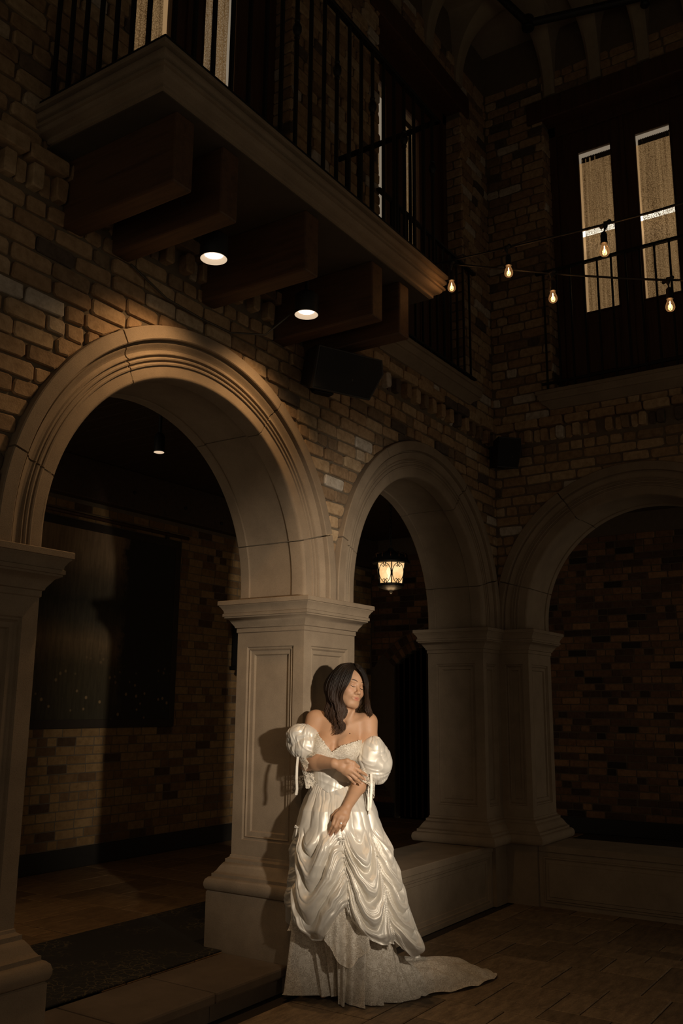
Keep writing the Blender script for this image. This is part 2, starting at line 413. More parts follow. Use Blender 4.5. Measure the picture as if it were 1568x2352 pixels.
M_GROUT = plain('floor_grout', (.035, .025, .016), .95)
def tile_field(parent, x0, x1, y0, y1, z, mat, m=.165, gap=.006, reject=None):
    nx, ny = int(round((x1-x0)/m)), int(round((y1-y0)/m)); occ = np.zeros((nx, ny), bool); cache = {}; tiles = []
    sizes = [(2, 3), (3, 2), (2, 2), (2, 3), (2, 2), (2, 1), (1, 2), (3, 3)]
    for j in range(ny-1, -1, -1):
        for i in range(nx-1, -1, -1):
            if occ[i, j]: continue
            random.shuffle(sizes)
            for w, h in sizes+[(1, 2), (2, 1), (1, 1)]:
                if i-w+1 >= 0 and j-h+1 >= 0 and not occ[i-w+1:i+1, j-h+1:j+1].any(): break
            occ[i-w+1:i+1, j-h+1:j+1] = True; tiles.append((x0+(i-w+1)*m, y0+(j-h+1)*m, w, h))
    for x, y, w, h in tiles:
        cx, cy = x+w*m/2, y+h*m/2
        if reject and reject(x, y, x+w*m, y+h*m): continue
        key = (w, h)
        if key not in cache:
            a, b = w*m/2-gap/2, h*m/2-gap/2; c = .006; mb = MB()
            mb.loft([[(-a, -b, -.02), (a, -b, -.02), (a, b, -.02), (-a, b, -.02)], [(-a, -b, -.003), (a, -b, -.003), (a, b, -.003), (-a, b, -.003)], [(-a+c, -b+c, 0), (a-c, -b+c, 0), (a-c, b-c, 0), (-a+c, b-c, 0)]])
            cache[key] = mb.mesh('tile', mat)
        o = link_mesh('tile', cache[key], parent); o.location = (cx, cy, z+random.uniform(-.0012, .0012)); o['tint'] = random.random()
floor = MB().box(-2.5, -3.5, -.15, XB+.05, YA+.05, -.008).build('floor', M_GROUT); tag(floor, kind='structure')
tile_field(floor, 1.5, XB, -1.06, YA+.0, 0, M_TILE)
mb = MB(); mb.box(1.5, YA+.05, -.15, XEND, YBK, ZF-.008); mb.box(XB+.05, -.6, -.15, XEND, YA+.05, ZF-.008)
floor_c = mb.build('floor_corridor', M_GROUT); tag(floor_c, kind='structure')
tile_field(floor_c, 3.35, 10.35, 3.6, 6.4, ZF, M_TILEC)
bb = MB(); bb.bbox(1.5, YBK-.03, ZF, XEND-.03, YBK, .305, .006); bb.build('baseboard_back', M_BASEB)['kind'] = 'structure'
bb = MB(); bb.bbox(XEND-.03, DOORY[1], ZF, XEND, YBK-.03, .305, .006); bb.bbox(XEND-.03, .2, ZF, XEND, DOORY[0], .305, .006); bb.build('baseboard_end', M_BASEB)['kind'] = 'structure'
# corridor ceiling: planks on joists running across, timber header on the back wall
ceil_c = MB().box(1.5, YA+.5, 3.70, XEND, YBK, 3.74).build('ceiling_corridor', M_CEILWOOD); tag(ceil_c, kind='structure')
MB().box(XB+.5, -.6, 3.70, XEND, YA+.5, 3.74).build('ceiling_panel', M_CEILWOOD, ceil_c)
x = 2.0
pl = MB().bbox(-.085, YA+.5, 3.672, .085, YBK, 3.70, .006).mesh('plank', M_CEILWOOD)
while x < XEND-.1:
    o = link_mesh('plank', pl, ceil_c); o.location.x = x; x += .178
hb = MB().bbox(1.6, YBK-.11, 3.30, XEND, YBK, 3.672, .012).build('timber_header_beam', M_CEILWOOD); tag(hb, 'dark timber header beam along top of brick corridor wall', 'beam')
for x in (5.9, 6.6, 7.15, 7.5, 8.4): MB().lathe([(.018, 0), (.018, .012), (.01, .016)], (0, 0, 0), 8).build('bolt', M_BLACK, hb).matrix_world = Matrix.Translation((x, YBK-.11, 3.42+.05*random.uniform(-1, 1))) @ Matrix.Rotation(PI/2, 4, 'X')

# ------------------------------------------------------------------ stone piers, arches, parapets
CAP = [(0, 1.93), (.006, 1.935), (.006, 1.958), (.014, 1.962), (.016, 1.972), (.030, 1.992), (.040, 2.008), (.062, 2.020), (.062, 2.028), (.070, 2.030), (.070, 2.046), (.064, 2.050), (.066, 2.064), (.078, 2.084), (.086, 2.092), (.086, 2.096), (.093, 2.098), (.093, 2.122), (.090, 2.125)]
BASE = [(.090, .452), (.104, .462), (.110, .480), (.110, .495), (.104, .514), (.090, .526), (.078, .528), (.078, .545), (.070, .548), (.058, .562), (.044, .585), (.030, .603), (.024, .606), (.024, .624), (.018, .626), (.006, .634), (.004, .645), (0, .648)]
RINGS = [(.0, 0), (.005, .010), (.013, .012), (.018, .006), (.024, .016), (.046, .017), (.052, .030)]
def panel_face(mb, p0, p1, z0, z1, mu=.06, ml=.085, mh=.085, rings=RINGS):
    p0, p1 = np.array(p0, float), np.array(p1, float); d = p1-p0; L = np.linalg.norm(d); d /= L; nx, ny = d[1], -d[0]
    def pt(u, z, dep): return (p0[0]+d[0]*u-nx*dep, p0[1]+d[1]*u-ny*dep, z)
    rr = [[pt(0, z0, 0), pt(L, z0, 0), pt(L, z1, 0), pt(0, z1, 0)]]
    for i, dep in rings:
        a, b, c, e = mu+i, L-mu-i, z0+ml+i, z1-mh-i
        if b-a < .012: break
        rr.append([pt(a, c, dep), pt(b, c, dep), pt(b, e, dep), pt(a, e, dep)])
    b0 = len(mb.v); mb.loft(rr, True, False); n = len(rr); mb.f.append(tuple(b0+(n-1)*4+j for j in range(4)))
def pier(name, plan, label, panels, plinth_plan=None, plinth_z=0.0):
    t = empty(name, (plan[0][0], plan[0][1], plinth_z)); tag(t, label, 'stone pier'); off = Vector(t.location)
    def part(mb, nm, smooth=False):
        mb.v = [(x-off.x, y-off.y, z-off.z) for x, y, z in mb.v]; return mb.build(nm, M_STONE, t, smooth, 40)
    pp = plinth_plan or offset_plan(plan, .098)
    part(sweep_plan(pp, [(0, plinth_z), (0, .446), (-.006, .452)]), 'plinth')
    part(sweep_plan(plan, BASE), 'base_moulding', True)
    mb = MB(); n = len(plan)
    for i in range(n):
        a, b = plan[i], plan[(i+1) % n]
        if i in panels: panel_face(mb, a, b, .648, 1.93, *panels[i])
        else: mb.quad((*a, .648), (*b, .648), (*b, 1.93), (*a, 1.93))
    part(mb, 'shaft'); part(sweep_plan(plan, CAP), 'capital', True); return t
def rect(x0, y0, x1, y1): return [(x0, y0), (x1, y0), (x1, y1), (x0, y1)]
YK = YA+.50; XK = XB+.50
J0, J1, J2, J3, JB = A1C-A1R, A1C+A1R, A2C-A2R, A2C+A2R, BC+BR
pier('stone_pier', rect(J0-.54, YA, J0, YK), 'panelled limestone pier cut by the left picture edge', {0: (.075,), 1: (.07,)})
pier('stone_pier', rect(J1, YA, J2, YK), 'panelled limestone pier the woman leans on', {0: (.075,), 1: (.07,), 2: (.07,), 3: (.075,)})
P2 = [(J3, YA), (XB, YA), (XB, JB), (XK, JB), (XK, YK), (J3, YK)]
pier('stone_pier', P2, 'clustered limestone pier in the inner corner of the courtyard', {0: (.06,), 1: (.05,), 2: (.075,), 5: (.075,)},
     [(J3+.08, YA-.03), (XB-.03, YA-.03), (XB-.03, JB-.03), (XK+.03, JB-.03), (XK+.03, YK+.03), (J3+.08, YK+.03)])

ARCHP = [(.0, .022), (.004, .008), (.012, .001), (.020, 0), (.068, -.002), (.071, -.010), (.078, -.012), (.084, -.009), (.086, -.002), (.094, -.002), (.097, -.012), (.104, -.014), (.110, -.010), (.112, -.004), (.120, -.004), (.123, -.016), (.128, -.017), (.134, -.009), (.146, -.006), (.160, -.012), (.170, -.024), (.178, -.028), (.181, -.018), (.190, -.018), (.193, -.046), (.198, -.050), (ROUT-.005, -.050), (ROUT, -.045), (ROUT, .03)]
SOFF = [(ROUT, .47), (ROUT-.02, .5), (.012, .5), (.0, .488), (0, .425), (.004, .42), (.010, .42), (.012, .41), (.012, .11), (.010, .10), (.004, .10), (0, .095)]
def stone_arch(label, fr, c, R, joints=(16, 59, 121, 164)):
    """moulded archivolt of separate voussoirs; fr is the wall frame, c the centre along the wall"""
    t = empty('stone_arch', tuple(fr.w(c, ZS))); tag(t, label, 'arch'); o = np.array(t.location)
    ang = [0]+list(joints)+[180]; sec = [(R+r, d) for r, d in ARCHP+SOFF]; g = .22
    for k in range(len(ang)-1):
        a0, a1 = ang[k]+(g if k else 0), ang[k+1]-(g if k < len(ang)-2 else 0); path = []
        if k == 0: path.append(('s', 1))
        for i in range(max(3, int((a1-a0)/3.0)+1)+1):
            m = max(3, int((a1-a0)/3.0)+1); path.append(('a', math.radians(a0+(a1-a0)*i/m)))
        if k == len(ang)-2: path.append(('s', -1))
        rings = []
        for kind, v in path:
            if kind == 's': rings.append([fr.w(c+v*r, ZS, -d)-o for r, d in sec])
            else: rings.append([fr.w(c+r*math.cos(v), ZC+r*math.sin(v), -d)-o for r, d in sec])
        MB().loft(rings).build('voussoir', M_STONE, t, True, 35)
    return t
stone_arch('large moulded limestone arch lit by the downlights under the balcony', FA, A1C, A1R)
stone_arch('moulded limestone arch with the lit lantern hanging behind it', FA, A2C, A2R)
stone_arch('limestone arch below the right French doors, cut by the right edge', FB, -BC, BR, (16, 57, 121, 164))

def parapet(label, a, b, horiz):
    t = empty('stone_parapet', (a, YA, 0) if horiz else (XB, a, 0)); tag(t, label, 'parapet'); off = Vector(t.location)
    P = (lambda u, d, z: (u, YA+d, z)) if horiz else (lambda u, d, z: (XB+d, u, z))
    def fin(mb, nm): mb.v = [(x-off.x, y-off.y, z-off.z) for x, y, z in mb.v]; return mb.build(nm, M_STONE2, t)
    mb = MB(); p0, p1 = (P(a, 0, 0)[:2], P(b, 0, 0)[:2]) if horiz else (P(b, 0, 0)[:2], P(a, 0, 0)[:2])
    panel_face(mb, p0, p1, 0, .400, .035, .032, .030, RINGS[:-1]+[(.050, .024)])
    lo, hi = min(a, b), max(a, b)
    x0, y0, _ = P(lo, 0, 0); x1, y1, _ = P(hi, .5, 0); mb.quad((x0, y1, 0), (x1, y1, 0), (x1, y1, .4), (x0, y1, .4)) if horiz else mb.quad((x1, y0, 0), (x1, y1, 0), (x1, y1, .4), (x1, y0, .4))
    fin(mb, 'panel_body')
    mb = MB(); q0, q1 = P(lo, -.012, 0), P(hi, .51, 0); mb.bbox(min(q0[0], q1[0]), min(q0[1], q1[1]), .402, max(q0[0], q1[0]), max(q0[1], q1[1]), .452, .006); fin(mb, 'coping'); return t
parapet('low panelled stone parapet between leaning pier and corner pier', J2+.10, J3+.078, True)
parapet('low panelled stone parapet running off the right picture edge', JB-.032, -.4, False)

# step and rug in the open archway
st = empty('stone_step', (J0, YA, 0)); tag(st, 'worn brown stone step across the open left archway', 'step')
M_STEP = stone_mat('step_stone', (.155, .115, .08), (.11, .08, .055), 4, .3)
for a, b in ((J0+.10, J0+.62), (J0+.624, J0+1.2), (J0+1.204, J1-.10)):
    mb = MB(); mb.bbox(a-J0, -.005, .085, b-J0, .455, .14, .012); mb.box(a-J0, .035, 0, b-J0, .455, .086); mb.build('step_slab', M_STEP, st)
m, nt, b_ = mat_new('dark_floral_rug'); p = world_pos(nt)
v = N(nt, 'ShaderNodeTexVoronoi', feature='DISTANCE_TO_EDGE'); v.inputs['Scale'].default_value = 21; n_ = noise(nt, 7, 4, .6, vec=p); nt.links.new(mix(nt, p, n_.outputs['Color'], .12), v.inputs['Vector'])
r = ramp(nt, [(.015, (.11, .085, .045)), (.05, (.018, .016, .013))]); nt.links.new(v.outputs[0], r.inputs[0])
n2 = noise(nt, 3, 2, .5, vec=p); r2 = ramp(nt, [(.44, (0, 0, 0)), (.56, (1, 1, 1))]); nt.links.new(n2.outputs[0], r2.inputs[0])
nt.links.new(mix(nt, (.018, .016, .013), r.outputs[0], r2.outputs[0]), b_.inputs['Base Color']); b_.inputs['Roughness'].default_value = 1.0
n3 = noise(nt, 400, 2, .5, vec=p); bump(nt, n3.outputs[0], .8, .004, b_)
rug = MB().bbox(2.55, 3.605, ZF, 6.2, 4.56, ZF+.010, .004).build('floor_rug', m); tag(rug, 'dark patterned runner rug lying behind the stone step', 'rug')

# ------------------------------------------------------------------ balcony
bal = empty('balcony', (3.43, YA, 3.6)); tag(bal, 'projecting stone balcony on timber beams with black iron railing', 'balcony')
def bpart(mb, nm, mat, par=None, smooth=False, loc=True):
    o = mb.build(nm, mat, None, smooth, 40); o.parent = par or bal
    o.matrix_parent_inverse = Matrix.Identity(4)
    base = bal.location if (par is None) else Vector((0, 0, 0))
    if par is None: o.location = -Vector(bal.location)
    return o
BX0, BX1, BY0 = 2.223, 4.644, 2.342
CORN = [(-.30, 3.932), (-.060, 3.932), (-.054, 3.936), (-.054, 3.950), (-.046, 3.956), (-.026, 3.966), (-.016, 3.978), (-.012, 3.990), (0, 3.992), (.002, 4.000), (0, 4.008), (-.014, 4.010), (-.016, 4.018), (-.004, 4.024), (.006, 4.034), (.008, 4.048), (.002, 4.058), (-.010, 4.062), (-.010, 4.068), (.014, 4.070), (.014, 4.090), (.010, 4.094), (-.30, 4.098)]
bplan = rect(BX0, BY0, BX1, YA+.02)
mb = MB(); mb.loft([[(x, y, z) for x, y in offset_plan(bplan, o)] for o, z in CORN[1:-1]], True, True); bpart(mb, 'cornice_slab', M_STONE2, smooth=True)
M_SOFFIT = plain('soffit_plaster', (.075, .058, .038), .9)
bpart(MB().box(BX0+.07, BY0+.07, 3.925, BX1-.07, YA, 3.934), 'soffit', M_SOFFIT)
for cx in (2.465, 2.757, 3.387, 4.016, 4.317): bpart(MB().bbox(cx-.056, 2.445, 3.600, cx+.056, YA, 3.928, .010), 'timber_beam', M_TIMBER)
# railing: sub-parts are the bars
RZ0, RZ1, RY, RX0, RX1 = 4.094, 5.16, BY0+.024, BX0+.024, BX1-.03
rail = MB(); rail.bbox(RX0-.02, RY-.02, RZ1-.02, RX1+.02, RY+.02, RZ1, .005); rail.bbox(RX0-.02, RY-.02, RZ1-.02, RX0+.02, YA, RZ1, .005); rail.bbox(RX1-.02, RY-.02, RZ1-.02, RX1+.02, YA, RZ1, .005)
railing = bpart(rail, 'railing', M_IRON)
br = MB(); br.bbox(RX0-.018, RY-.018, RZ0, RX1+.018, RY+.018, RZ0+.034, .005); br.bbox(RX0-.018, RY+.018, RZ0, RX0+.018, YA, RZ0+.034, .005); br.bbox(RX1-.018, RY+.018, RZ0, RX1+.018, YA, RZ0+.034, .005)
br.build('bottom_rail', M_IRON, railing)
bar_me = MB().bbox(-.0085, -.0085, 0, .0085, .0085, RZ1-RZ0-.05, .002).mesh('baluster', M_IRON)
kb = MB(); kb.bbox(-.0085, -.0085, 0, .0085, .0085, RZ1-RZ0-.05, .002); kb.lathe([(.008, .60), (.015, .605), (.015, .615), (.011, .620), (.019, .635), (.024, .650), (.024, .665), (.019, .680), (.011, .695), (.015, .700), (.015, .710), (.008, .715)], (0, 0, 0), 10, False)
knob_me = kb.mesh('baluster', M_IRON)
def bal_bar(x, y, knob):
    o = link_mesh('baluster', knob_me if knob else bar_me, railing); o.location = (x, y, RZ0+.03)
k = 0; x = RX0+.045
while x < RX1-.02: bal_bar(x, RY, k % 3 == 1); x += .1185; k += 1
y = RY+.10
while y < YA-.04: bal_bar(RX0, y, False); bal_bar(RX1, y, False); y += .098

# ------------------------------------------------------------------ French doors with lace curtains
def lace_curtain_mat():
    m, nt, b = mat_new('glowing_lace_curtain'); p = world_pos(nt)
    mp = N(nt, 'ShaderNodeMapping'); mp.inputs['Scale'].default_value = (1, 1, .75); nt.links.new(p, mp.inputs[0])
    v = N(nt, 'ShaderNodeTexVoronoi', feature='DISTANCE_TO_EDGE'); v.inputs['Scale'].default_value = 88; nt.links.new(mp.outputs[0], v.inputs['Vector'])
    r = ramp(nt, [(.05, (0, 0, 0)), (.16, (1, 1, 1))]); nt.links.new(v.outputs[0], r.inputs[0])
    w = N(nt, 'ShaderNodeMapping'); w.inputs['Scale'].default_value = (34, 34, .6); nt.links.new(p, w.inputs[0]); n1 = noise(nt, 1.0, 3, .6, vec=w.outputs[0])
    rf = ramp(nt, [(.34, (.34, .30, .25)), (.60, (1.0, 1.0, 1.0))]); nt.links.new(n1.outputs[0], rf.inputs[0])  # shading of the gathers painted in as dark vertical streaks
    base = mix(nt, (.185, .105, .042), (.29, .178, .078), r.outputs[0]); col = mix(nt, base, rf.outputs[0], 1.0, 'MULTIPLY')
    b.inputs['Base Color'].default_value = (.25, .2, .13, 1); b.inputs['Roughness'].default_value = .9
    nt.links.new(col, b.inputs['Emission Color']); b.inputs['Emission Strength'].default_value = .66  # cloth emits light itself, standing in for the room light behind it
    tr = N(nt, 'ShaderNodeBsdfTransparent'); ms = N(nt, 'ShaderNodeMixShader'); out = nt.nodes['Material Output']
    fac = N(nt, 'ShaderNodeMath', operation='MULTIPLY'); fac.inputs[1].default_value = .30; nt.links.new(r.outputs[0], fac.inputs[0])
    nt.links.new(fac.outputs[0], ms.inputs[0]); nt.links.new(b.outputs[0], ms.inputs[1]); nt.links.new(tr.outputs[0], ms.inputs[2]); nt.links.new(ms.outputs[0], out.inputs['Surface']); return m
M_CURT = lace_curtain_mat()
M_ROOM = emit_mat('glowing_room_wall', (.36, .22, .10), .9); M_TUBE = emit_mat('tube_lamp', (1.0, .92, .74), 5.0)  # room wall emits in place of interior lamplight falling on it
M_GLASS, nt, b_ = mat_new('door_glass'); b_.inputs['Base Color'].default_value = (.9, .88, .8, 1); b_.inputs['Roughness'].default_value = .03
_t = N(nt, 'ShaderNodeBsdfTransparent'); _g = N(nt, 'ShaderNodeBsdfGlossy'); _g.inputs['Roughness'].default_value = .05; _ms = N(nt, 'ShaderNodeMixShader'); _ms.inputs[0].default_value = .06
nt.links.new(_t.outputs[0], _ms.inputs[1]); nt.links.new(_g.outputs[0], _ms.inputs[2]); nt.links.new(_ms.outputs[0], nt.nodes['Material Output'].inputs['Surface'])
def french_door(name, fr, u0, u1, panes, z0=ZD0, z1=ZD1, pz=(4.83, 6.39), tube_z=None):
    D = .15
    def bx(mb, ua, ub, za, zb, na, nb, bev=.004):
        P, Q = fr.w(ua, za, na), fr.w(ub, zb, nb); lo, hi = np.minimum(P, Q), np.maximum(P, Q); return mb.bbox(*lo, *hi, bev)
    mb = MB(); fw = .07
    bx(mb, u0, u0+fw, z0, z1, -D-.10, -D+.02); bx(mb, u1-fw, u1, z0, z1, -D-.10, -D+.02); bx(mb, u0, u1, z1-.12, z1, -D-.10, -D+.02); bx(mb, u0, u1, z0, z0+.05, -D-.10, -D+.02)
    root = mb.build(name, M_DOORWOOD); tag(root, kind='structure')
    mid = (panes[0][1]+panes[1][0])/2
    mb = MB(); bx(mb, mid-.018, mid+.018, z0+.05, z1-.12, -D-.012, -D+.006); mb.build('astragal', M_DOORWOOD, root)
    for i, (pa, pb) in enumerate(panes):
        la, lb = (u0+fw, mid-.004) if i == 0 else (mid+.004, u1-fw)
        mb = MB(); bx(mb, la, pa, z0+.05, z1-.12, -D-.055, -D-.01); bx(mb, pb, lb, z0+.05, z1-.12, -D-.055, -D-.01)
        bx(mb, pa, pb, pz[1], z1-.12, -D-.055, -D-.01); bx(mb, pa, pb, z0+.05, pz[0], -D-.05, -D-.018)
        bx(mb, pa+.02, pb-.02, z0+.16, pz[0]-.10, -D-.04, -D-.006, .006)
        leaf = mb.build('door_leaf', M_DOORWOOD, root)
        mb = MB(); t = .012
        for a, b, c, d in ((pa, pa+t, *pz), (pb-t, pb, *pz), (pa, pb, pz[0], pz[0]+t), (pa, pb, pz[1]-t, pz[1])): bx(mb, a, b, c, d, -D-.03, -D-.004, .003)
        mb.build('glazing_bead', M_DOORWOOD, leaf)
        mb = MB(); bx(mb, pa, pb, pz[0], pz[1], -D-.036, -D-.032, .001); mb.build('pane', M_GLASS, leaf)
        # gathered lace panel
        mb = MB(); n = 44; rows = 30; cz0, cz1 = pz[0]-.03, pz[1]-.055; grid = []
        for j in range(rows+1):
            z = cz0+(cz1-cz0)*j/rows; ring = []
            for q in range(n+1):
                s = q/n; ph = 46*s+1.5*math.sin(7*s+i); amp = .007+.004*math.sin(5*s+3*i)
                top = .006*abs(math.sin(60*s)) if j == rows else 0
                ring.append(fr.w(pa+.018+(pb-pa-.03)*s, z+top, -D-.075+amp*math.sin(ph)+.003*math.sin(z*9+6*s)))
            grid.append(ring)
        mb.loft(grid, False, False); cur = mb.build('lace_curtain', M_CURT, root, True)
        mb = MB()
        for q in range(70):                       # gathered heading above the rod pocket
            s = (q+.5)/70; h = .016+.010*abs(math.sin(q*2.3)); c = fr.w(pa+.02+(pb-pa-.034)*s, pz[1]-.085, -D-.07)
            mb.tube([c, c+np.array((0, 0, h+.03))], [.0035, .0028], 5)
        mb.build('curtain_heading', plain('curtain_heading_cloth', (.05, .035, .018), .9), cur)
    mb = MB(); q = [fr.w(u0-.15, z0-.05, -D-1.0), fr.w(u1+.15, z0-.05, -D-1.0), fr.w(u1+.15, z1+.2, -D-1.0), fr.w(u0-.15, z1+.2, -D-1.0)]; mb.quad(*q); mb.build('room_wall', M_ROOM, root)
    if tube_z:
        mb = MB(); mb.tube([fr.w(u0-.12, tube_z, -D-.85), fr.w(u1+.12, tube_z, -D-.85)], .026, 10); mb.build('tube_lamp', M_TUBE, root)
    return root
french_door('door_1', FA, *BAY1, [(2.87, 3.18), (3.43, 3.73)])
french_door('door_2', FA, *BAY2, [(5.29, 5.56), (5.82, 6.10)], tube_z=6.14)
french_door('door_3', FB, -BAYB[1], -BAYB[0], [(-2.32, -2.01), (-1.815, -1.505)], tube_z=6.05)
# moulded stone sills under the two unbalconied bays
SILL = [(0, 3.955), (.030, 3.960), (.050, 3.985), (.075, 4.000), (.088, 4.008), (.088, 4.022), (.098, 4.026), (.108, 4.050), (.106, 4.072), (.110, 4.078), (.122, 4.080), (.122, 4.108), (.118, 4.112), (0, 4.125)]
sl = sweep_plan(rect(BAY2[0], YA-.0, BAY2[1], YA+.3), SILL).build('stone_sill', M_STONE2, None, True, 40); tag(sl, 'moulded stone door sill tucked behind the balcony end', 'sill')
sr = sweep_plan(rect(XB, BAYB[0], XB+.3, BAYB[1]), SILL).build('stone_sill', M_STONE2, None, True, 40); tag(sr, 'moulded stone sill under the French doors with curtains at right', 'sill')
# wooden lintels over the bays
for nm, fr, a, b, lb in (('timber_lintel', FA, *BAY1, 'dark timber lintel over the door behind the balcony'), ('timber_lintel', FA, *BAY2, 'dark timber lintel over the door beside the courtyard corner'), ('timber_lintel', FB, -BAYB[1], -BAYB[0], 'dark timber lintel over the French doors at right')):
    P, Q = fr.w(a-.14, ZD1-.02, -.2), fr.w(b+.14, ZD1+.19, .036); tag(MB().bbox(*np.minimum(P, Q), *np.maximum(P, Q), .01).build(nm, M_DOORWOOD), lb, 'lintel')
# Juliet railing at the right doors
def juliet(label, fr, a, b, z0, z1, n_=.06):
    P = fr.w(a-.04, 0, n_); t = empty('iron_railing', (P[0], P[1], z0)); tag(t, label, 'railing'); off = np.array(t.location)
    def bar(ua, ub, za, zb, w, nm):
        A_, B_ = fr.w(ua, za, n_-w), fr.w(ub, zb, n_+w); mb = MB().bbox(*(np.minimum(A_, B_)-off), *(np.maximum(A_, B_)-off), .003); mb.build(nm, M_IRON, t)
    bar(a-.10, b+.10, z1-.022, z1, .018, 'top_rail'); bar(a-.08, b+.08, z0+.06, z0+.08, .012, 'bottom_rail'); u = a-.03
    while u < b+.06: bar(u-.008, u+.008, z0, z1-.02, .008, 'baluster'); u += .118
juliet('black iron railing across the curtained French doors at right', FB, -BAYB[1], -BAYB[0], 4.115, 5.21)
juliet('black iron railing of the door beside the courtyard corner', FA, *BAY2, 4.115, 5.16)

# unseen walls added to darken the upper courtyard; the left pair closes the arcade
for nm, b in (('unseen_wall_front', (-2.5, -3.7, 2.4, XK, -3.5, ZTOP)), ('unseen_wall_side', (-2.7, -3.7, 3.1, -2.5, YK, ZTOP)), ('wall_left_end', (-2.5, YA, 0, .2, YK, ZTOP)), ('wall_left_foot', (.2, YA+.01, 0, 1.74, YK-.01, ZS)), ('unseen_wall_right_end', (XB, -3.5, 3.1, XK, -.6, ZTOP))): MB().box(*b).build(nm, M_MORTAR)['kind'] = 'structure'
# ------------------------------------------------------------------ courtyard ceiling, cove corbels, pipe
ceiling = MB().box(-2.5, -3.5, 7.72, XK, YK, 7.80).build('ceiling', M_PLASTER); tag(ceiling, kind='structure')
cv = MB(); prof = [(0, 6.98)]+[(.56*(1-math.cos(t)), 7.05+.60*math.sin(t)) for t in [PI/2*i/8 for i in range(1, 9)]]+[(.66, 7.65), (.66, 7.72), (0, 7.72)]
def corbel(fr, u, mb):
    rings = []
    for i in range(13):
        t = i/12; a = PI/2*t; out = .03+.50*(1-math.cos(a)); z = 6.93+.68*math.sin(a)**.9; w = .055+.10*t**2.2
        rings.append([fr.w(u-w, z, 0), fr.w(u-w, z, out), fr.w(u-w*.6, z-.012, out+.02), fr.w(u+w*.6, z-.012, out+.02), fr.w(u+w, z, out), fr.w(u+w, z, 0)])
    return mb.loft(rings)
for i in range(4): corbel(FB, -2.49+i*.42, MB()).build('corbel', M_PLASTER, ceiling, True, 40)
for i in range(8): corbel(FA, 6.5-i*.55, MB()).build('corbel', M_PLASTER, ceiling, True, 40)
mb = MB(); mb.box(-1, YA-.62, 7.60, XB, YA, 7.72); mb.box(XB-.62, -1.5, 7.60, XB, YA-.62, 7.72); mb.build('cove_soffit', M_PLASTER, ceiling)
pp_ = MB(); pp_.tube([(4.5, 2.87, 7.36), (6.3, 2.55, 7.36), (6.62, 2.49, 7.36)], .035, 12); pp_.tube([(6.62, 2.49, 7.36), (6.80, 1.80, 7.36), (7.0, .9, 7.36)], .035, 12)
pipe = pp_.build('sprinkler_pipe', M_BLACK, None, True, 60); tag(pipe, 'black pipe elbow hung below the dark ceiling', 'pipe')
MB().lathe([(.05, -.06), (.055, -.05), (.055, .05), (.05, .06)], (6.62, 2.49, 7.36), 12).build('elbow_coupling', M_BLACK, pipe)
MB().lathe([(.014, 0), (.014, .37)], (5.6, 2.675, 7.36), 8).build('hanger_rod', M_BLACK, pipe); MB().lathe([(.03, -.10), (.04, -.085), (.028, -.03), (.02, 0)], (6.86, 1.55, 7.36), 10).build('sprinkler_head', M_BLACK, pipe)
# plank door closing the arched opening of the end wall
dr = MB(); y0, y1 = DOORY
for i in range(7):
    a = y0+(y1-y0)*i/7; b = y0+(y1-y0)*(i+1)/7
    top = lambda y: DCZ+math.sqrt(max(.0, DRAD**2-(y+dc)**2))-.004
    dr.loft([[(XEND+.10, a+.003, ZF), (XEND+.10, b-.003, ZF), (XEND+.15, b-.003, ZF), (XEND+.15, a+.003, ZF)], [(XEND+.10, a+.003, top(a+.003)), (XEND+.10, b-.003, top(b-.003)), (XEND+.15, b-.003, top(b-.003)), (XEND+.15, a+.003, top(a+.003))]])
    o = dr.build('door_plank' if i else 'door_4', M_DOORWOOD); 
    if i == 0: door4 = o; tag(o, kind='structure')
    else: o.parent = door4
    dr = MB()
MB().bbox(XEND+.06, y1-.16, 1.08, XEND+.10, y1-.12, 1.22, .008).build('door_handle', M_IRON, door4)

# ------------------------------------------------------------------ fixtures
def point(name, loc, power, col, r=.02):
    l = bpy.data.lights.new(name, 'POINT'); l.energy = power; l.color = col; l.shadow_soft_size = r; o = bpy.data.objects.new(name, l); COL.objects.link(o); o.location = loc; return o
M_LAMPDISC = emit_mat('lamp_face', (1.0, .90, .80), 7.0); M_REFL = emit_mat('lamp_reflector', (1.0, .74, .50), .75); M_REFL.node_tree.nodes['Principled BSDF'].inputs['Base Color'].default_value = (.12, .09, .06, 1)
def downlight(name, label, loc, r, top, power, angle=120, aim=None):
    t = empty(name, loc); tag(t, label, 'downlight', 'ceiling downlights')
    MB().lathe([(r*1.06, -.002), (r*1.10, .004), (r*1.10, .105), (r*.7, .125), (r*.5, .13), (.012, .131)], (0, 0, 0), 28, False).build('housing', M_BLACK, t, True, 40)
    MB().lathe([(r*1.06, -.0035), (r*1.02, -.004), (r*.70, .020)], (0, 0, 0), 28, False).build('reflector', M_REFL, t, True)
    MB().lathe([(r*.74, .018), (r*.6, .015), (.001, .013)], (0, 0, 0), 28, False).build('lamp_face', M_LAMPDISC, t, True)
    if top > loc[2]+.13: MB().lathe([(.012, .12), (.012, top-loc[2])], (0, 0, 0), 10).build('stem', M_BLACK, t)
    s = spot(name+'_light', (loc[0], loc[1], loc[2]-.012), aim or (loc[0], loc[1]+.06, 0), power, (1.0, .60, .28), angle, .9, .04); return t
downlight('downlight', 'lit downlight hanging near the paired beams, left of the two', (2.965, 2.715, 3.575), .060, 3.93, 28, 122, (2.965, 2.95, 2.6))
downlight('downlight', 'lit downlight hanging above the black wall speaker, right of the two', (3.715, 2.713, 3.575), .060, 3.93, 28, 122, (3.715, 2.95, 2.6))
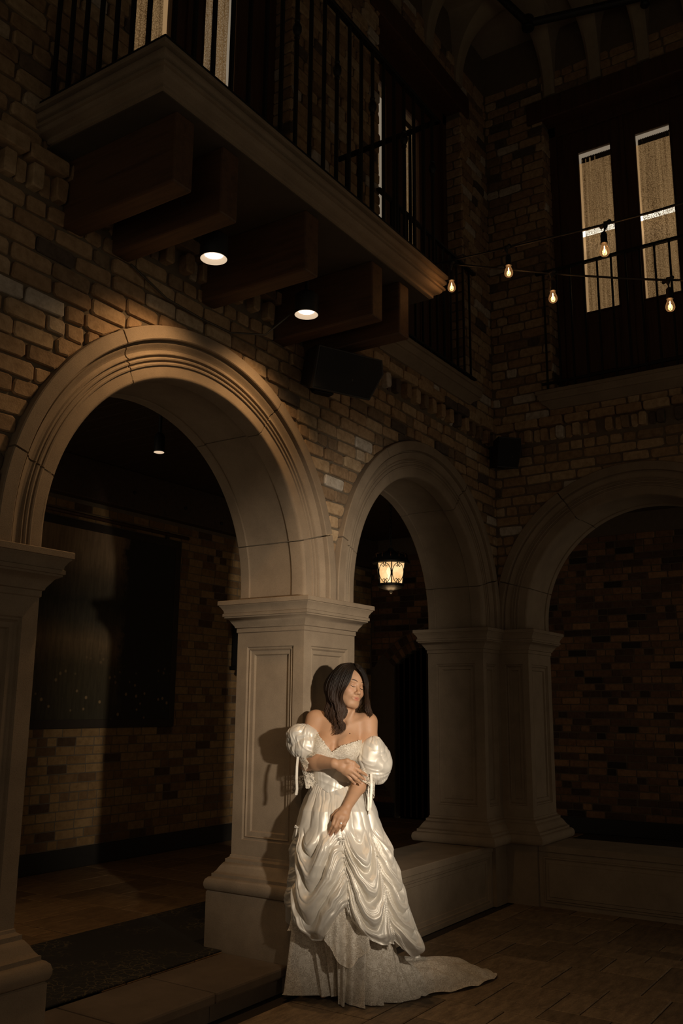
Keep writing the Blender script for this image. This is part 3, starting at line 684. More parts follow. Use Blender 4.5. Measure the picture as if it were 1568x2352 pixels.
downlight('track_spotlight', 'small track spotlight lit inside the left archway', (4.135, 4.2, 3.125), .032, 3.52, 5.0, 110)
trk = MB().bbox(2.6, 4.185, 3.52, 9.5, 4.22, 3.56, .004).build('light_track', M_BLACK); tag(trk, 'black lighting track under the corridor ceiling planks', 'light track')
for x in (3.2, 5.2, 7.2): MB().lathe([(.008, 0), (.008, .115)], (x, 4.2, 3.56), 8).build('hanger_rod', M_BLACK, trk)
cb = MB().tube([(2.80, 3.10, 3.58), (3.05, 3.10, 3.50), (3.3, 3.095, 3.485), (3.5, 3.06, 3.47), (3.66, 2.95, 3.49), (3.70, 2.80, 3.60)], .006, 6).build('lamp_cable', plain('grey_cable', (.06, .05, .035), .5), None, True); tag(cb, 'thin cable looping along the wall to the right downlight', 'cable')

# bare bulb string lights
M_BULB, nt, b_ = mat_new('amber_bulb_glass'); _t = N(nt, 'ShaderNodeBsdfTransparent'); _t.inputs[0].default_value = (1, .86, .66, 1); _g = N(nt, 'ShaderNodeBsdfGlossy'); _g.inputs['Roughness'].default_value = .08; _e = N(nt, 'ShaderNodeEmission'); _e.inputs[0].default_value = (1, .48, .18, 1); _e.inputs[1].default_value = .55
_m1 = N(nt, 'ShaderNodeMixShader'); _m1.inputs[0].default_value = .10; _a = N(nt, 'ShaderNodeMixShader'); _lw = N(nt, 'ShaderNodeLayerWeight'); _lw.inputs[0].default_value = .35
nt.links.new(_t.outputs[0], _m1.inputs[1]); nt.links.new(_g.outputs[0], _m1.inputs[2]); _mm = N(nt, 'ShaderNodeMath', operation='MULTIPLY_ADD'); _mm.inputs[1].default_value = .35; _mm.inputs[2].default_value = .10; nt.links.new(_lw.outputs['Facing'], _mm.inputs[0])
nt.links.new(_mm.outputs[0], _a.inputs[0]); nt.links.new(_m1.outputs[0], _a.inputs[1]); nt.links.new(_e.outputs[0], _a.inputs[2]); nt.links.new(_a.outputs[0], nt.nodes['Material Output'].inputs['Surface'])
M_FIL = emit_mat('bulb_filament', (1.0, .70, .40), 9.0)
def string_light(label, pts, bulbs, power=.40):
    t = empty('string_light', pts[0]); tag(t, label, 'string light'); off = np.array(pts[0], float); P = [np.array(p, float) for p in pts]; path = []
    for i in range(len(P)-1):                       # Catmull-Rom through the measured points
        a, b, c, d = P[max(i-1, 0)], P[i], P[i+1], P[min(i+2, len(P)-1)]
        for k in range(12):
            s = k/12; path.append(.5*((2*b)+(c-a)*s+(2*a-5*b+4*c-d)*s*s+(3*b-a-3*c+d)*s**3)-off)
    path.append(P[-1]-off); MB().tube(path, .006, 6).build('wire', M_RUBBER, t, True)
    for q, sway in bulbs:
        q = np.array(q, float)-off; d = np.array((sway[0], sway[1], 0))
        c = MB(); c.tube([q+(0, 0, .012), q+(0, 0, -.012), q+d*.4+(0, 0, -.03), q+d+(0, 0, -.052)], [.010, .012, .0045, .0045], 8); c.tube([q+(-.02, -.03, .0), q+(.02, .03, 0)], .010, 8); c.build('drop_cable', M_RUBBER, t, True)
        s = q+d+np.array((0, 0, -.05)); sk = MB().lathe([(.006, .008), (.014, .002), (.0165, -.01), (.0165, -.045), (.0185, -.05), (.0185, -.058), (.013, -.06)], s, 14).build('socket', M_BLACK, t, True, 40)
        b0 = s+np.array((0, 0, -.058)); gl = MB().lathe([(.012, 0), (.0135, -.008), (.019, -.022), (.0235, -.036), (.0245, -.046), (.0225, -.056), (.0165, -.064), (.008, -.0685), (.002, -.07)], b0, 20).build('bulb', M_BULB, t, True)
        MB().tube([b0+(0, 0, -.012), b0+(.001, 0, -.030), b0+(0, .001, -.050)], [.0022, .0034, .0024], 6).build('filament', M_FIL, gl)
        point('string_bulb_light', tuple(b0+off+np.array((0, 0, -.035))), power, (1.0, .50, .20), .012)
string_light('upper black string of bare bulbs crossing the right French doors', [(4.57, 2.40, 4.150), (4.447, 1.854, 4.047), (4.218, 1.221, 3.892), (4.028, .805, 3.783), (3.70, .20, 3.64), (3.2, -.6, 3.55), (2.6, -1.6, 3.6)], [((4.447, 1.854, 4.047), (.006, -.008)), ((4.218, 1.221, 3.892), (-.006, .010))])
string_light('lower black string of bare bulbs starting at the balcony corner', [(4.57, 2.40, 4.150), (4.541, 2.249, 4.100), (4.561, 1.639, 3.882), (4.602, 1.024, 3.695), (4.64, .4, 3.56), (4.7, -.4, 3.50), (4.8, -1.6, 3.6)], [((4.541, 2.249, 4.100), (.004, .0)), ((4.561, 1.639, 3.882), (.004, -.004)), ((4.602, 1.024, 3.695), (.002, -.002))])

# hanging lantern
LX, LY, LZ = 7.08, 4.17, 2.655
lan = empty('hanging_lantern', (LX, LY, LZ-.16)); tag(lan, 'lit wrought iron lantern with scrollwork hanging behind the middle arch', 'lantern')
m, nt, b_ = mat_new('lantern_glass'); tc = N(nt, 'ShaderNodeTexCoord'); n1 = noise(nt, 9, 3, .6, vec=tc.outputs['Object'])
r = ramp(nt, [(.35, (.62, .36, .14)), (.65, (.95, .68, .36))]); nt.links.new(n1.outputs[0], r.inputs[0]); nt.links.new(r.outputs[0], b_.inputs['Emission Color']); b_.inputs['Emission Strength'].default_value = 1.15; b_.inputs['Base Color'].default_value = (.6, .45, .25, 1); b_.inputs['Roughness'].default_value = .4
_t = N(nt, 'ShaderNodeBsdfTransparent'); _ms = N(nt, 'ShaderNodeMixShader'); _ms.inputs[0].default_value = .22; nt.links.new(b_.outputs[0], _ms.inputs[1]); nt.links.new(_t.outputs[0], _ms.inputs[2]); nt.links.new(_ms.outputs[0], nt.nodes['Material Output'].inputs['Surface'])
M_LGLASS = m
def hexp(k, r, z, s=6, rot=YAW+PI/2*0): a = rot+PI+2*PI*k/s; return np.array((r*math.cos(a), r*math.sin(a), z))
RT, RB, ZT_, ZB_ = .140, .114, .275, .085
for k in range(6):
    a0, a1, b0, b1 = hexp(k, RT, ZT_), hexp(k+1, RT, ZT_), hexp(k, RB, ZB_), hexp(k+1, RB, ZB_)
    MB().loft([[b0, b1, b1*.985, b0*.985], [a0, a1, a1*.985, a0*.985]]).build('glass_panel', M_LGLASS, lan)
    MB().tube([b0*1.02, a0*1.02], .0055, 6).build('corner_bar', M_IRON, lan)
    c0, c1 = (a0+a1)/2, (b0+b1)/2; ax = (a1-a0)/np.linalg.norm(a1-a0); nn = np.array((c0[0], c0[1], 0)); nn /= np.linalg.norm(nn); sc = MB()
    for sg in (-1, 1):                               # paired lyre scrolls on each face
        pts = []
        for i in range(25):
            t = i/24; z = ZB_+.006+(ZT_-ZB_-.012)*t; w = (RB+(RT-RB)*t)*.5; off = w*(.10+.86*math.sin(PI*t)**.55)
            cc = c1+(c0-c1)*t; pts.append(np.array((cc[0], cc[1], z))+ax*sg*off*.98+nn*.006)
        sc.tube(pts, .0032, 5)
        for zz, s2 in ((ZT_-.03, 1), (ZB_+.035, -1)):
            t = (zz-ZB_)/(ZT_-ZB_); cc = c1+(c0-c1)*t; q = np.array((cc[0], cc[1], zz))+nn*.006
            sc.tube([q+np.array((0, 0, s2*.028))+ax*sg*.012, q+ax*sg*.004, q+ax*sg*.012-np.array((0, 0, s2*.010)), q+ax*sg*.030+np.array((0, 0, s2*.004))], [.003, .0045, .004, .0015], 5)
    sc.build('scrollwork', M_IRON, lan, True)
MB().lathe([(.128, .272), (.168, .276), (.174, .290), (.166, .300), (.150, .330), (.128, .352), (.10, .365), (.06, .378), (.03, .40), (.02, .42)], (0, 0, 0), 24).build('lantern_roof', M_IRON, lan, True, 40)
M_BRONZE = plain('aged_bronze', (.09, .04, .018), .45, .6)
for k in range(12):
    cr = MB(); a = 2*PI*k/12; p = lambda r, z, da=0: np.array((r*math.cos(a+da), r*math.sin(a+da), z))
    cr.tube([p(.150, .318), p(.152, .345), p(.140, .368), p(.118, .372), p(.106, .362)], [.006, .0055, .005, .004, .003], 6); cr.build('roof_crest', M_BRONZE, lan, True)
MB().lathe([(.118, .090), (.124, .082), (.120, .066), (.10, .052), (.05, .038), (.018, .03), (.016, .012), (.006, 0)], (0, 0, 0), 24).build('lantern_base', M_IRON, lan, True, 40)
MB().lathe([(.012, .10), (.012, .17), (.022, .185), (.024, .21), (.014, .235), (.002, .24)], (-.03, .0, 0), 12).build('lamp_bulb', emit_mat('lantern_bulb', (1, .85, .62), 9), lan, True)
ch = MB(); z = .42; k = 0
while z+LZ-.16 < 3.66:
    c = np.array((0, 0, z+.018)); ch.tube([c+np.array(((.011*math.cos(t)) if k % 2 else 0, 0 if k % 2 else .011*math.cos(t), .021*math.sin(t))) for t in [2*PI*i/12 for i in range(13)]], .003, 5); z += .033; k += 1
ch.build('chain', M_IRON, lan); point('lantern_light', (LX, LY, LZ-.19), 1.2, (1.0, .62, .30), .06)

# loudspeakers
def speaker(label, loc, rz, tilt, w, h, d, taper):
    t = empty('wall_speaker', loc, rz); tag(t, label, 'speaker'); R_ = Matrix.Rotation(tilt, 4, 'X'); mb = MB()
    q = lambda x, y, z: tuple(R_ @ Vector((x, y, z)))
    fr_ = [(-w/2, -d, -h/2), (w/2*taper, -d, -h/2), (w/2, -d, h/2*.35), (w/2*.9, -d, h/2), (-w/2, -d, h/2)]; bk = [(-w/2*.9, 0, -h/2*.8), (w/2*taper*.8, 0, -h/2*.8), (w/2*.8, 0, h/2*.3), (w/2*.75, 0, h/2*.8), (-w/2*.9, 0, h/2*.8)]
    md = [(x, -d*.92, z) for x, _, z in [(p[0]*1.02, 0, p[2]*1.03) for p in fr_]]
    mb.loft([[q(*p) for p in fr_], [q(*p) for p in md], [q(*p) for p in bk]]); mb.build('cabinet', M_BLACK, t)
    mb = MB(); mb.loft([[q(p[0]*.95, -d-.004, p[2]*.93) for p in fr_], [q(p[0]*.97, -d+.002, p[2]*.95) for p in fr_]]); mb.build('grille', M_BLACKG, t)
    mb = MB(); mb.bbox(-.03, -.02, -.05, .03, .16, .05, .004); mb.build('wall_bracket', M_BLACK, t); mb = MB(); mb.bbox(-.07, .10, -.09, .07, .16, .09, .004); mb.build('mounting_plate', M_BLACK, t)
    mb = MB(); mb.v = [q(*p) for p in ((.02, -d-.006, -h*.16), (.026, -d-.006, -h*.16), (.026, -d-.006, -h*.10), (.02, -d-.006, -h*.10))]; mb.f = [(0, 1, 2, 3)]
    mb.box(*[0]*6) if False else None; mb.build('badge', plain('badge_grey', (.06, .05, .035), .5), t)
speaker('black wall loudspeaker hung under the balcony beams', (4.36, 2.975, 3.49), -.42, .30, .47, .25, .20, .72)
speaker('small black loudspeaker mounted in the brick inner corner', (6.93, 2.98, 3.60), -PI/4, .22, .20, .25, .16, .8)

# tapestry, sconce
m, nt, b_ = mat_new('landscape_tapestry'); p = world_pos(nt); sx = N(nt, 'ShaderNodeSeparateXYZ'); nt.links.new(p, sx.inputs[0])
def zr(a, b): 
    mr = N(nt, 'ShaderNodeMapRange'); mr.inputs[1].default_value = a; mr.inputs[2].default_value = b; nt.links.new(sx.outputs[2], mr.inputs[0]); return mr.outputs[0]
nb = noise(nt, 3.2, 6, .7, vec=p)
def addn(v, k):
    mm = N(nt, 'ShaderNodeMath', operation='MULTIPLY_ADD'); mm.inputs[1].default_value = k; nt.links.new(nb.outputs[0], mm.inputs[0]); nt.links.new(v, mm.inputs[2]); return mm.outputs[0]
rz_ = ramp(nt, [(.0, (0.046, 0.040, 0.023)), (.30, (0.080, 0.059, 0.028)), (.42, (0.194, 0.125, 0.059)), (.52, (0.080, 0.065, 0.040)), (.62, (0.046, 0.040, 0.025)), (.74, (0.103, 0.072, 0.040)), (.86, (0.274, 0.177, 0.091)), (1.0, (0.319, 0.205, 0.114))]); nt.links.new(addn(zr(1.38, 3.2), .12), rz_.inputs[0])
mp = N(nt, 'ShaderNodeMapping'); mp.inputs['Scale'].default_value = (14, 1, 1.6); nt.links.new(p, mp.inputs[0]); nr = noise(nt, 2.2, 5, .65, vec=mp.outputs[0])
rr_ = ramp(nt, [(.42, (.25, .24, .22)), (.58, (1, 1, 1))]); nt.links.new(nr.outputs[0], rr_.inputs[0]); col = mix(nt, rz_.outputs[0], rr_.outputs[0], .3, 'MULTIPLY')
mrx = N(nt, 'ShaderNodeMapRange'); mrx.inputs[1].default_value = 5.85; mrx.inputs[2].default_value = 6.25; nt.links.new(sx.outputs[0], mrx.inputs[0]); nx_ = noise(nt, 5, 5, .7, vec=p)
mm = N(nt, 'ShaderNodeMath', operation='MULTIPLY_ADD'); mm.inputs[1].default_value = .9; nt.links.new(nx_.outputs[0], mm.inputs[0]); nt.links.new(mrx.outputs[0], mm.inputs[2]); rt = ramp(nt, [(.55, (0, 0, 0)), (.75, (1, 1, 1))]); nt.links.new(mm.outputs[0], rt.inputs[0])
col = mix(nt, col, (0.032, 0.028, 0.021), rt.outputs[0])
v = N(nt, 'ShaderNodeTexVoronoi'); v.inputs['Scale'].default_value = 11; nt.links.new(p, v.inputs['Vector']); rv = ramp(nt, [(.10, (1, 1, 1)), (.2, (0, 0, 0))]); nt.links.new(v.outputs[0], rv.inputs[0])
low = ramp(nt, [(.1, (1, 1, 1)), (.36, (0, 0, 0))]); nt.links.new(zr(1.38, 3.2), low.inputs[0]); col = mix(nt, col, (0.296, 0.194, 0.091), mix(nt, rv.outputs[0], low.outputs[0], 1.0, 'MULTIPLY'))
nt.links.new(col, b_.inputs['Base Color']); b_.inputs['Roughness'].default_value = 1; n9 = noise(nt, 300, 2, .5, vec=p); bump(nt, n9.outputs[0], .4, .003, b_)
M_TAP = m; M_FRAME = plain('tapestry_border', (.034, .023, .014), .8, bscale=120, bstr=.5)
tap = empty('wall_tapestry', (4.4, YBK-.03, 1.29)); tag(tap, 'large dark landscape tapestry with border on the corridor wall', 'tapestry')
MB().bbox(.07, .012, .07, 2.19, .022, 1.75, .003).build('woven_picture', M_TAP, tap); mb = MB()
for a in ((0, 0, 2.26, .075), (0, 1.745, 2.26, 1.82), (0, .075, .075, 1.745), (2.185, .075, 2.26, 1.745)): mb.bbox(a[0], .002, a[1], a[2], .024, a[3], .006)
mb.build('woven_border', M_FRAME, tap); MB().tube([(-.1, .012, 1.87), (2.36, .012, 1.87)], .018, 10).build('hanging_rod', M_DOORWOOD, tap, True)
for x in (.2, 2.06): MB().bbox(x-.02, .0, 1.80, x+.02, .025, 1.89, .004).build('hanging_loop', M_FRAME, tap)
sc_ = empty('wall_sconce', (7.53, YBK-.09, 1.80)); tag(sc_, 'unlit tall black iron sconce on the brick wall beside the pier', 'sconce')
MB().bbox(-.055, -.05, .10, .055, .05, .50, .01).build('lantern_body', M_BLACK, sc_); MB().lathe([(.075, .50), (.07, .52), (.03, .56), (.012, .585), (.002, .59)], (0, 0, 0), 6).build('finial', M_IRON, sc_)
MB().bbox(-.075, -.06, .06, .075, .06, .10, .008).build('base_tray', M_IRON, sc_); MB().lathe([(.01, 0), (.03, .02), (.02, .06)], (0, 0, 0), 8).build('drop_finial', M_IRON, sc_); MB().bbox(-.02, .0, .25, .02, .088, .30, .004).build('wall_arm', M_IRON, sc_)

# ================================================================== the woman
# her own frame: X = towards the right of the view, -Y = towards the viewer, Z up; stands at WROOT
D0 = 5.20
WROOT = np.array((math.cos(YAW)*D0, math.sin(YAW)*D0, 0.0)); WRZ = YAW-PI/2
_hf = np.array((math.cos(YAW), math.sin(YAW), 0)); _hr = np.array((math.sin(YAW), -math.cos(YAW), 0))
def L(px, py, Y=0.0):
    d = CM.T @ np.array(((px-IMW/2)/F_PX, -(py-IMH/2)/F_PX, 1.0)); t = (D0+Y)/(d @ _hf); p = CAM+t*d
    return np.array((p @ _hr, Y, p[2]))
def to_world(P): P = np.atleast_2d(P); return WROOT+np.outer(P[:, 0], _hr)+np.outer(P[:, 1], _hf)+np.outer(P[:, 2], (0, 0, 1))
def off_pier(P, m=.012):
    """keep cloth in front of the pier (its front face, base and plinth)"""
    P = np.array(P, float); w = to_world(P); o = np.where(w[:, 2] < .53, .112, np.where(w[:, 2] < .66, .06, 0.0))+m
    x0, y0 = J1-o, YA-o; ins = (w[:, 0] > x0) & (w[:, 1] > y0) & (w[:, 0] < J2+o)
    dy = np.where(ins, y0-w[:, 1], 0.0); stp = (w[:, 2] < .15) & (w[:, 0] <= x0) & (w[:, 1] > YA-.02); dy = np.where(stp, YA-.02-w[:, 1], dy)
    P[:, 0] += dy*_hr[1]; P[:, 1] += dy*_hf[1]; return P

# ---- implicit surface tools
class Grid:
    def __init__(s, xs, ys, zs): s.x, s.y, s.z = [np.asarray(a, np.float32) for a in (xs, ys, zs)]
    def new(s): return np.full((len(s.x), len(s.y), len(s.z)), 9.0, np.float32)
    def sl(s, lo, hi): return tuple(slice(max(0, np.searchsorted(a, l)-1), min(len(a), np.searchsorted(a, h)+1)) for a, l, h in zip((s.x, s.y, s.z), lo, hi))
    def pts(s, sl): return s.x[sl[0]][:, None, None], s.y[sl[1]][None, :, None], s.z[sl[2]][None, None, :]
def smin(a, b, k): h = np.maximum(k-np.abs(a-b), 0)/k; return np.minimum(a, b)-h*h*k*.25
def cone(F, g, a, b, r1, r2, k=.01, sub=False):
    a, b = np.array(a, float), np.array(b, float); R = max(r1, r2)+k+.012; sl = g.sl(np.minimum(a, b)-R, np.maximum(a, b)+R); X, Y, Z = g.pts(sl)
    if min(s.stop-s.start for s in sl) < 1: return
    d = b-a; t = np.clip(((X-a[0])*d[0]+(Y-a[1])*d[1]+(Z-a[2])*d[2])/(d @ d+1e-9), 0, 1)
    q = np.sqrt((X-a[0]-t*d[0])**2+(Y-a[1]-t*d[1])**2+(Z-a[2]-t*d[2])**2)-(r1+(r2-r1)*t)
    F[sl] = -smin(-F[sl], q, k) if sub else smin(F[sl], q, k)
def ell(F, g, c, r, k=.01, rot=None, sub=False):
    c, r = np.array(c, float), np.array(r, float); R = r.max()+k+.012; sl = g.sl(c-R, c+R); X, Y, Z = g.pts(sl)
    if min(s.stop-s.start for s in sl) < 1: return
    X, Y, Z = X-c[0], Y-c[1], Z-c[2]
    if rot is not None: X, Y, Z = [rot[0, i]*X+rot[1, i]*Y+rot[2, i]*Z for i in range(3)]
    k0 = np.sqrt((X/r[0])**2+(Y/r[1])**2+(Z/r[2])**2); k1 = np.sqrt((X/r[0]**2)**2+(Y/r[1]**2)**2+(Z/r[2]**2)**2)+1e-6
    q = k0*(k0-1)/k1; F[sl] = -smin(-F[sl], q, k) if sub else smin(F[sl], q, k)
def chain(F, g, pts, rad, k=.01):
    for i in range(len(pts)-1): cone(F, g, pts[i], pts[i+1], rad[i], rad[i+1], k)
def surface_nets(F, g):
    S = F < 0; n = np.array(F.shape)-1
    cnt = np.zeros(n, np.int8)
    for i in (0, 1):
        for j in (0, 1):
            for k in (0, 1): cnt += S[i:i+n[0], j:j+n[1], k:k+n[2]]
    act = np.argwhere((cnt > 0) & (cnt < 8)); idx = np.full(n, -1, np.int32); idx[tuple(act.T)] = np.arange(len(act))
    corners = [(i, j, k) for i in (0, 1) for j in (0, 1) for k in (0, 1)]
    V = {c: F[act[:, 0]+c[0], act[:, 1]+c[1], act[:, 2]+c[2]] for c in corners}
    acc = np.zeros((len(act), 3)); num = np.zeros(len(act))
    for c in corners:
        for ax in range(3):
            if c[ax] == 1: continue
            e = list(c); e[ax] = 1; a, b = V[c], V[tuple(e)]; m = (a < 0) != (b < 0); t = np.where(m, a/np.where(m, a-b, 1), 0)
            p = np.tile(np.array(c, float), (len(act), 1)); p[:, ax] += t; acc += p*m[:, None]; num += m
    loc = acc/num[:, None]; P = np.empty_like(loc)
    for ax, arr in enumerate((g.x, g.y, g.z)): lo = arr[act[:, ax]]; P[:, ax] = lo+loc[:, ax]*(arr[act[:, ax]+1]-lo)
    faces = []
    for ax in range(3):
        o1, o2 = [(1, 2), (2, 0), (0, 1)][ax]; sl0 = [slice(None)]*3; sl1 = [slice(None)]*3; sl0[ax] = slice(0, -1); sl1[ax] = slice(1, None)
        A_, B_ = S[tuple(sl0)], S[tuple(sl1)]; ed = np.argwhere(A_ != B_); ed = ed[(ed[:, o1] > 0) & (ed[:, o2] > 0) & (ed[:, o1] < n[o1]) & (ed[:, o2] < n[o2])]
        def cell(d1, d2): q = ed.copy(); q[:, o1] += d1; q[:, o2] += d2; return idx[tuple(q.T)]
        q = np.stack([cell(-1, -1), cell(0, -1), cell(0, 0), cell(-1, 0)], 1); flip = ~A_[tuple(ed.T)]; q[flip] = q[flip][:, ::-1]; faces.append(q)
    return P, np.concatenate(faces)
def relax(P, Fc, it=2, w=.5):
    e = np.concatenate([Fc[:, [0, 1]], Fc[:, [1, 2]], Fc[:, [2, 3]], Fc[:, [3, 0]]]); 
    for _ in range(it):
        s = np.zeros_like(P); c = np.zeros(len(P)); np.add.at(s, e[:, 0], P[e[:, 1]]); np.add.at(s, e[:, 1], P[e[:, 0]]); np.add.at(c, e[:, 0], 1); np.add.at(c, e[:, 1], 1)
        P = P+w*(s/c[:, None]-P)
    return P
def crumple(P, scale, seed, n=4):
    rs = np.random.default_rng(seed); out = 0.0
    for i in range(n):
        f = scale*1.75**i; d1, d2 = rs.normal(0, 1, (2, 3)); d1 /= np.linalg.norm(d1); d2 /= np.linalg.norm(d2); p = rs.uniform(0, 6.3, 2)
        out = out+(1 if i % 2 else -1)*(1-2*np.abs(np.sin(f*(P @ d1)+p[0]+1.3*np.sin(f*.8*(P @ d2)+p[1]))))/1.7**i
    return out
def np_mesh(name, P, Fc, mat, parent, smooth=True, col=None):
    me = bpy.data.meshes.new(name); me.vertices.add(len(P)); me.vertices.foreach_set('co', np.asarray(P, np.float32).ravel()); n = len(Fc)
    me.loops.add(n*4); me.loops.foreach_set('vertex_index', np.asarray(Fc, np.int32).ravel()); me.polygons.add(n); me.polygons.foreach_set('loop_start', np.arange(0, n*4, 4, dtype=np.int32))
    me.polygons.foreach_set('use_smooth', np.full(n, smooth)); me.update(calc_edges=True); me.materials.append(mat)
    if col is not None:
        at = me.color_attributes.new('skin_tone', 'FLOAT_COLOR', 'POINT'); at.data.foreach_set('color', np.concatenate([col, np.ones((len(col), 1))], 1).astype(np.float32).ravel())
    return link_mesh(name, me, parent)
def grid_mesh(name, G, mat, parent, closed_u=False, smooth=True):
    """G[v][u] -> quads"""
    G = np.asarray(G, float); nv, nu = G.shape[:2]; I = np.arange(nv*nu).reshape(nv, nu); J = np.roll(I, -1, 1) if closed_u else I[:, 1:]; I2 = I if closed_u else I[:, :-1]
    Fc = np.stack([I2[:-1], J[:-1], J[1:], I2[1:]], -1).reshape(-1, 4); return np_mesh(name, G.reshape(-1, 3), Fc, mat, parent, smooth)

# ---- materials for her
M_SKIN, nt, b_ = mat_new('skin'); ca = N(nt, 'ShaderNodeVertexColor', layer_name='skin_tone'); n1 = noise(nt, 26, 4, .6, vec=world_pos(nt))
c = mix(nt, ca.outputs[0], mix(nt, (.88, .84, .82), (1.06, 1.03, 1.0), n1.outputs[0]), 1.0, 'MULTIPLY'); nt.links.new(c, b_.inputs['Base Color'])
b_.inputs['Roughness'].default_value = .54; b_.inputs['Subsurface Weight'].default_value = .12; b_.inputs['Subsurface Radius'].default_value = (.012, .005, .003); b_.inputs['Specular IOR Level'].default_value = .4
n2 = noise(nt, 420, 3, .6, vec=world_pos(nt)); bump(nt, n2.outputs[0], .08, .002, b_)
M_HAIR, nt, b_ = mat_new('dark_brown_hair'); tc = N(nt, 'ShaderNodeTexCoord'); sx = N(nt, 'ShaderNodeSeparateXYZ'); nt.links.new(tc.outputs['Object'], sx.inputs[0])
mr = N(nt, 'ShaderNodeMapRange'); mr.inputs[1].default_value = 1.40; mr.inputs[2].default_value = 1.66; nt.links.new(sx.outputs[2], mr.inputs[0])
mp = N(nt, 'ShaderNodeMapping'); mp.inputs['Scale'].default_value = (150, 150, 10); nt.links.new(tc.outputs['Object'], mp.inputs[0]); nh = noise(nt, 1.0, 4, .6, vec=mp.outputs[0])
c = mix(nt, (.052, .025, .012), (.0075, .0045, .003), mr.outputs[0]); c = mix(nt, c, mix(nt, (.45, .42, .4), (1.5, 1.45, 1.4), nh.outputs[0]), 1.0, 'MULTIPLY'); nt.links.new(c, b_.inputs['Base Color']); b_.inputs['Roughness'].default_value = .48; b_.inputs['Specular IOR Level'].default_value = .28
bump(nt, nh.outputs[0], .3, .002, b_)
M_SATIN, nt, b_ = mat_new('ivory_satin'); tc = N(nt, 'ShaderNodeTexCoord'); ns = noise(nt, 11, 5, .62, vec=tc.outputs['Object']); nt.links.new(mix(nt, (.66, .61, .53), (.76, .72, .64), ns.outputs[0]), b_.inputs['Base Color'])
b_.inputs['Roughness'].default_value = .46; b_.inputs['Metallic'].default_value = .30; b_.inputs['Specular IOR Level'].default_value = .4; b_.inputs['Sheen Weight'].default_value = .15; bump(nt, ns.outputs[0], .12, .010, b_)
def lace_mat(name, scale, hole, col=(.66, .60, .50), under=None):
    m, nt, b = mat_new(name); tc = N(nt, 'ShaderNodeTexCoord'); nz = noise(nt, 16, 3, .6, vec=tc.outputs['Object']); vv = mix(nt, tc.outputs['Object'], nz.outputs['Color'], .05)
    v1 = N(nt, 'ShaderNodeTexVoronoi', feature='DISTANCE_TO_EDGE'); v1.inputs['Scale'].default_value = scale; nt.links.new(vv, v1.inputs['Vector'])
    v2 = N(nt, 'ShaderNodeTexVoronoi', feature='DISTANCE_TO_EDGE'); v2.inputs['Scale'].default_value = scale*2.7; nt.links.new(vv, v2.inputs['Vector'])
    r1 = ramp(nt, [(.05, (1, 1, 1)), (.11, (0, 0, 0))]); nt.links.new(v1.outputs[0], r1.inputs[0]); r2 = ramp(nt, [(.03, (1, 1, 1)), (.12, (0, 0, 0))]); nt.links.new(v2.outputs[0], r2.inputs[0])
    nf = noise(nt, scale*.35, 2, .5, vec=vv); rf = ramp(nt, [(.50, (0, 0, 0)), (.60, (1, 1, 1))]); nt.links.new(nf.outputs[0], rf.inputs[0])
    th = mix(nt, mix(nt, r1.outputs[0], mix(nt, (0, 0, 0), r2.outputs[0], .75), 1.0, 'LIGHTEN'), rf.outputs[0], .55, 'LIGHTEN')
    b.inputs['Roughness'].default_value = .8; out = nt.nodes['Material Output']
    if under is None:
        nt.links.new(mix(nt, tuple(x*.8 for x in col), col, th), b.inputs['Base Color']); tr = N(nt, 'ShaderNodeBsdfTransparent'); ms = N(nt, 'ShaderNodeMixShader'); mm = N(nt, 'ShaderNodeMath', operation='MULTIPLY_ADD'); mm.inputs[1].default_value = 1-hole; mm.inputs[2].default_value = hole
        nt.links.new(th, mm.inputs[0]); nt.links.new(mm.outputs[0], ms.inputs[0]); nt.links.new(tr.outputs[0], ms.inputs[1]); nt.links.new(b.outputs[0], ms.inputs[2]); nt.links.new(ms.outputs[0], out.inputs['Surface'])
    else: nt.links.new(mix(nt, under, col, th), b.inputs['Base Color'])
    bump(nt, th, .6, .004, b); return m
M_LACE = lace_mat('ivory_lace', 58, .30); M_LACEB = lace_mat('beaded_lace', 150, 0, (.78, .72, .62), (.54, .46, .35)); M_LACES = lace_mat('skirt_lace', 96, 0, (.86, .79, .68), (.54, .455, .35))

woman = empty('person', tuple(WROOT), WRZ)
tag(woman, 'woman in off-shoulder ivory gown, eyes closed, leaning at the stone pier, arms folded low', 'person')

# ---- head frame: turned to the right of the view, chin lifted, tilted
def rotm(ax, d): return np.array(Matrix.Rotation(math.radians(d), 3, ax))
HR = rotm('Y', 15) @ rotm('Z', 33) @ rotm('X', -10)          # columns: her left..., back, up
HX, HB, HZ = HR[:, 0], HR[:, 1], HR[:, 2]; HFW = -HB
EYES = L(821.5, 1576.0, -.035); HO = EYES-HFW*.078
def H(x, y, z): return HO+HX*x+HFW*y+HZ*z
HROT = np.stack([HX, HFW, HZ], 1)

# ---- skeleton points
NB, NT = L(791, 1652, .055), HO-HZ*.075-HFW*.018
SR, SL = L(722, 1652, .065), L(846, 1658, .055)
ER, WR = L(703, 1752, .015), L(767, 1753.5, -.165)
EL, WL = L(836, 1783, -.015), L(798, 1851, -.165)
g = Grid(np.concatenate([np.arange(-.33, -.12, .004), np.arange(-.12, .16, .0026), np.arange(.16, .30, .005)]),
         np.concatenate([np.arange(-.24, .02, .0028), np.arange(.02, .24, .0045)]),
         np.concatenate([np.arange(-.01, .66, .009), np.arange(.66, 1.20, .0029), np.arange(1.20, 1.46, .004), np.arange(1.46, 1.79, .0026)]))
Ft = g.new()                                                    # torso alone (the bodice is cut from it)
CH = L(776, 1712, .055)
ell(Ft, g, CH, (.128, .092, .15), .03); ell(Ft, g, L(768, 1775, .05), (.112, .086, .12), .05); ell(Ft, g, L(768, 1850, .045), (.150, .105, .13), .05)
